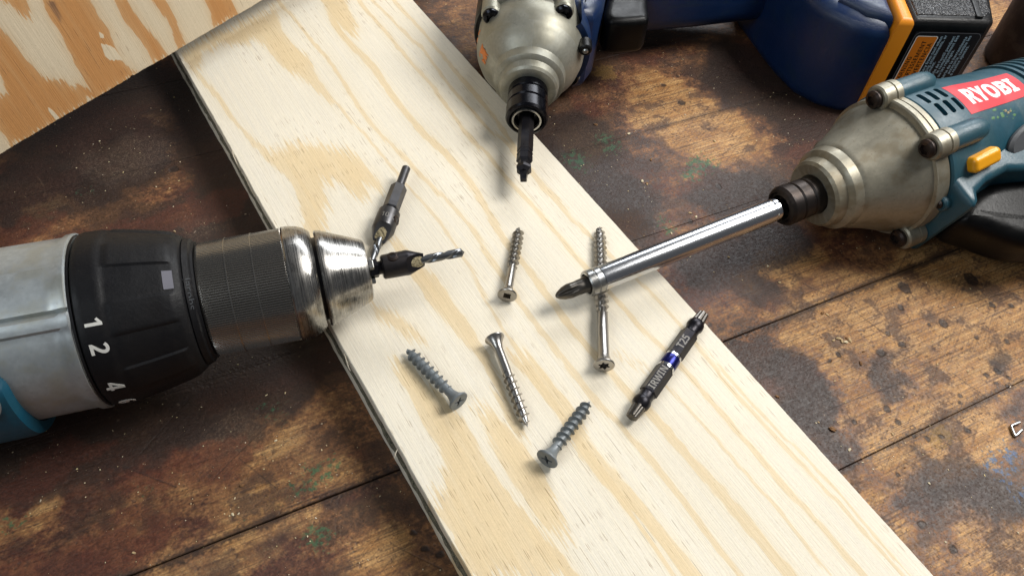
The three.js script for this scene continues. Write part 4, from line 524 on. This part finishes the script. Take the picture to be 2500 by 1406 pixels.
screw('short steel wood screw with a square recess beside the countersink tip', M.screwSteel, { len: 40.4, head: 4.0, shank: 1.75, core: 1.5, thread: 2.6, from: 15, pitch: 3.0, neck: 4.2, recess: 'square', wide: 1, turn: R(5), head3: [-1.64, 16.1, 17.3], tip3: [0.44, 14.2, -22.67] });
screw('long steel deck screw with a star recess lying under the polished bit holder', M.screwBright, { len: 75, head: 4.1, shank: 2.2, core: 1.8, thread: 2.85, from: 25, pitch: 3.0, neck: 4.4, recess: 'star', wide: 1, turn: R(12), head3: [38.14, 16.2, 46.11], tip3: [35.63, 14.3, -28.66] });
screw('bright steel screw lying head away from the others with a speckled thread', M.screwBright, { len: 39.6, head: 3.9, shank: 1.75, core: 1.65, thread: 2.5, from: 15.5, pitch: 2.8, neck: 5, recess: 'square', wide: 1, head3: [-4.69, 16, 38.73], tip3: [11.05, 13.9, 74.74] });
screw('matte grey cross recess screw near the left edge of the pine board', M.screwGrey, { len: 31.7, head: 4.0, shank: 1.75, core: 1.65, thread: 2.6, from: 6, pitch: 2.75, neck: 4.4, recess: 'cross', wide: 1.15, turn: R(20), head3: [-14.79, 16, 68.5], tip3: [-37.55, 14.2, 46.91] });
screw('matte grey cross recess screw beside the blue banded double ended bit', M.screwGrey, { len: 30.7, head: 4.15, shank: 1.75, core: 1.65, thread: 2.65, from: 5.8, pitch: 2.75, neck: 4.4, recess: 'cross', wide: 1.15, turn: R(-20), head3: [18.49, 16.1, 87.8], tip3: [33.38, 14.2, 61.32] });

// ---------------------------------------------------------------- double ended bit
{
  const o = thing('double_ended_bit', 'black double ended star bit with a blue band and grey lettering', 'driver bit');
  const a = V(48.41, 15.3, 67.05), b = V(78.68, 15.3, 15.16), x = b.clone().sub(a).normalize(); place(o, [a.x, a.y, a.z]); orient(o, [x.x, x.y, x.z]);
  const star = (x0, x1, r0, r1, sgn) => rev(fine([[x0, 0], [x0, r0], [x1, r1], [x1 + 0.4 * sgn, r1 * 0.7], [x1 + 0.4 * sgn, 0]], 0.8), { n: 72, crease: 0.5, mod: (q, f, r) => r * (1 - 0.14 * sst(-0.2, 0.9, -Math.cos(6 * f))) });
  for (const [e, s] of [[0, 1], [60.2, -1]]) {
    const X = (v) => e + s * v, t = mesh('star_tip', star(X(6.6), X(0.4), 2.9, 2.25, -s), M.bitSteel, o);
    mesh('neck', rev([[X(5.6), 0], [X(5.6), 2.8], [X(6.8), 3.4], [X(8.6), 3.5], [X(9.4), 3.2], [X(10.4), 2.95], [X(12.4), 2.95], [X(12.8), 3.2], [X(13, 0), 0]].map(([p, r]) => [p, r]), { n: 36, crease: 0.5 }), M.blackSteel, o);
    mesh('hex_shank', hexR(Math.min(X(12.6), X(26.6)), Math.max(X(12.6), X(26.6)), 6.35, 0.5), M.blackSteel, o);
    mesh('band_edge', rev([[X(26.4), 2], [X(26.4), 3.25], [X(27.6), 3.35], [X(27.6), 2]], { n: 40 }), M.steel, o);
  }
  mesh('blue_band', rev([[27.4, 2], [27.4, 3.3], [28, 3.45], [32.2, 3.45], [32.8, 3.3], [32.8, 2]], { n: 40 }), new THREE.MeshPhysicalMaterial({ color: '#141a5c', metalness: 0.7, roughness: 0.25 }), o);
  const dull = M.greyPrint;
  for (const [t, c, s] of [['IRWIN', 19.6, 2.8], ['T25', 40.2, 3.1]]) mesh('lettering', wrap(words(t, s, bold, 0.06), (u, v, z) => [c + u, 3.18 + z, -v]), dull, o);
}
// ---------------------------------------------------------------- bits and pieces on the bench
{
  const o = thing('staple', 'bent steel wire staple stuck in the bench near the blue paint', 'staple'); place(o, [208.5, BENCH, 39.6]);
  mesh('wire', uvBox(new THREE.TubeGeometry(new THREE.CatmullRomCurve3([V(4.1, 0.9, -2.2), V(0.0, 0.9, 0.0), V(0.2, 0.9, 4.5), V(3.9, 0.9, 1.4)], false, 'catmullrom', 0.12), 40, 0.62, 8)), M.steelDull, o);
  const k = thing('dark_drum', 'dark brown rounded drum standing behind the black battery', 'drum'); place(k, [306, BENCH, -226]);
  mesh('drum', rev([[0.2, 0], [0.2, 27], [2, 29], [40, 30], [44, 28.6], [46, 25], [46, 0]], { n: 72 }).rotateZ(PI / 2), new THREE.MeshStandardMaterial({ ...wornMap('#2c1e18', { dirty: 0.3, rough: 0.5, chips: 10, scratches: 10 }) }), k);
}
{ // crumbs of wood: the larger ones singly, the dust as one
  const chipMat = [new THREE.MeshStandardMaterial({ color: '#b99f78', roughness: 0.9 }), new THREE.MeshStandardMaterial({ color: '#d2c4a4', roughness: 0.9 }), new THREE.MeshStandardMaterial({ color: '#7c5a3a', roughness: 0.9 })];
  const SPOTS = CHIPS;
  SPOTS.forEach(([x, z, s, k], i) => {
    const g = new THREE.IcosahedronGeometry(1, 1), p = g.attributes.position; for (let q = 0; q < p.count; q++) { const v = 0.7 + 0.6 * vn(p.getX(q) * 2 + i * 3, p.getY(q) * 2 + p.getZ(q) * 3 + i); p.setXYZ(q, p.getX(q) * v * s * 1.4, p.getY(q) * v * s * 0.55, p.getZ(q) * v * s * 0.8); }
    g.computeVertexNormals(); const o = mesh('wood_chip', uvBox(g), chipMat[k], scene); place(o, [x, BENCH + s * 0.4, z]); o.rotation.y = i * 1.7; o.userData = { label: ['tan crumb of wood lying loose on the workbench', 'whitish crumb of wood lying loose on the workbench', 'dark brown crumb lying loose on the workbench'][k], category: 'wood chip', group: ['tan wood crumbs on the bench', 'whitish wood crumbs on the bench', 'dark crumbs on the bench'][k] };
  });
  const n = 2600, g = new THREE.IcosahedronGeometry(0.00022, 0), dust = new THREE.InstancedMesh(g, new THREE.MeshStandardMaterial({ color: '#ffffff', roughness: 0.95 }), n), q = new THREE.Object3D(), col = new THREE.Color();
  let k = 0; while (k < n) {
    const x = -240 + rnd() * 560, z = -260 + rnd() * 410, a = 0.8616 * x - 0.5075 * z, b = 0.5075 * x + 0.8616 * z, u = (x + 173.8) * 0.7972 - (z + 103.4) * 0.6037; if (u > -1 && u < 136) continue;
    let keep = 0.14 + 0.9 * sst(0.5, 0.68, fbm(x * 0.02 + 5, z * 0.02, 3)); for (const [da, db, ra] of DUST) keep += 0.8 * Math.exp(-((a - da) ** 2 + (b - db) ** 2) / (ra * ra * 3)); if (rnd() > keep) continue;
    q.position.set(x * MM, BENCH * MM + 0.00012, z * MM); const s = 0.3 + 1.1 * rnd() ** 3; q.scale.set(s * (1 + 1.6 * rnd() * rnd()), s * 0.7, s); q.rotation.set(0, rnd() * 6, 0); q.updateMatrix(); dust.setMatrixAt(k, q.matrix); col.setHSL(0.09 + 0.03 * rnd(), 0.25 + 0.2 * rnd(), 0.3 + 0.3 * rnd()); dust.setColorAt(k, col); k++;
  }
  dust.name = 'sawdust'; dust.userData = { kind: 'stuff', label: 'fine pale sawdust scattered over the bench', category: 'sawdust' }; dust.castShadow = dust.receiveShadow = true; scene.add(dust);
}
renderer.render(scene, camera);
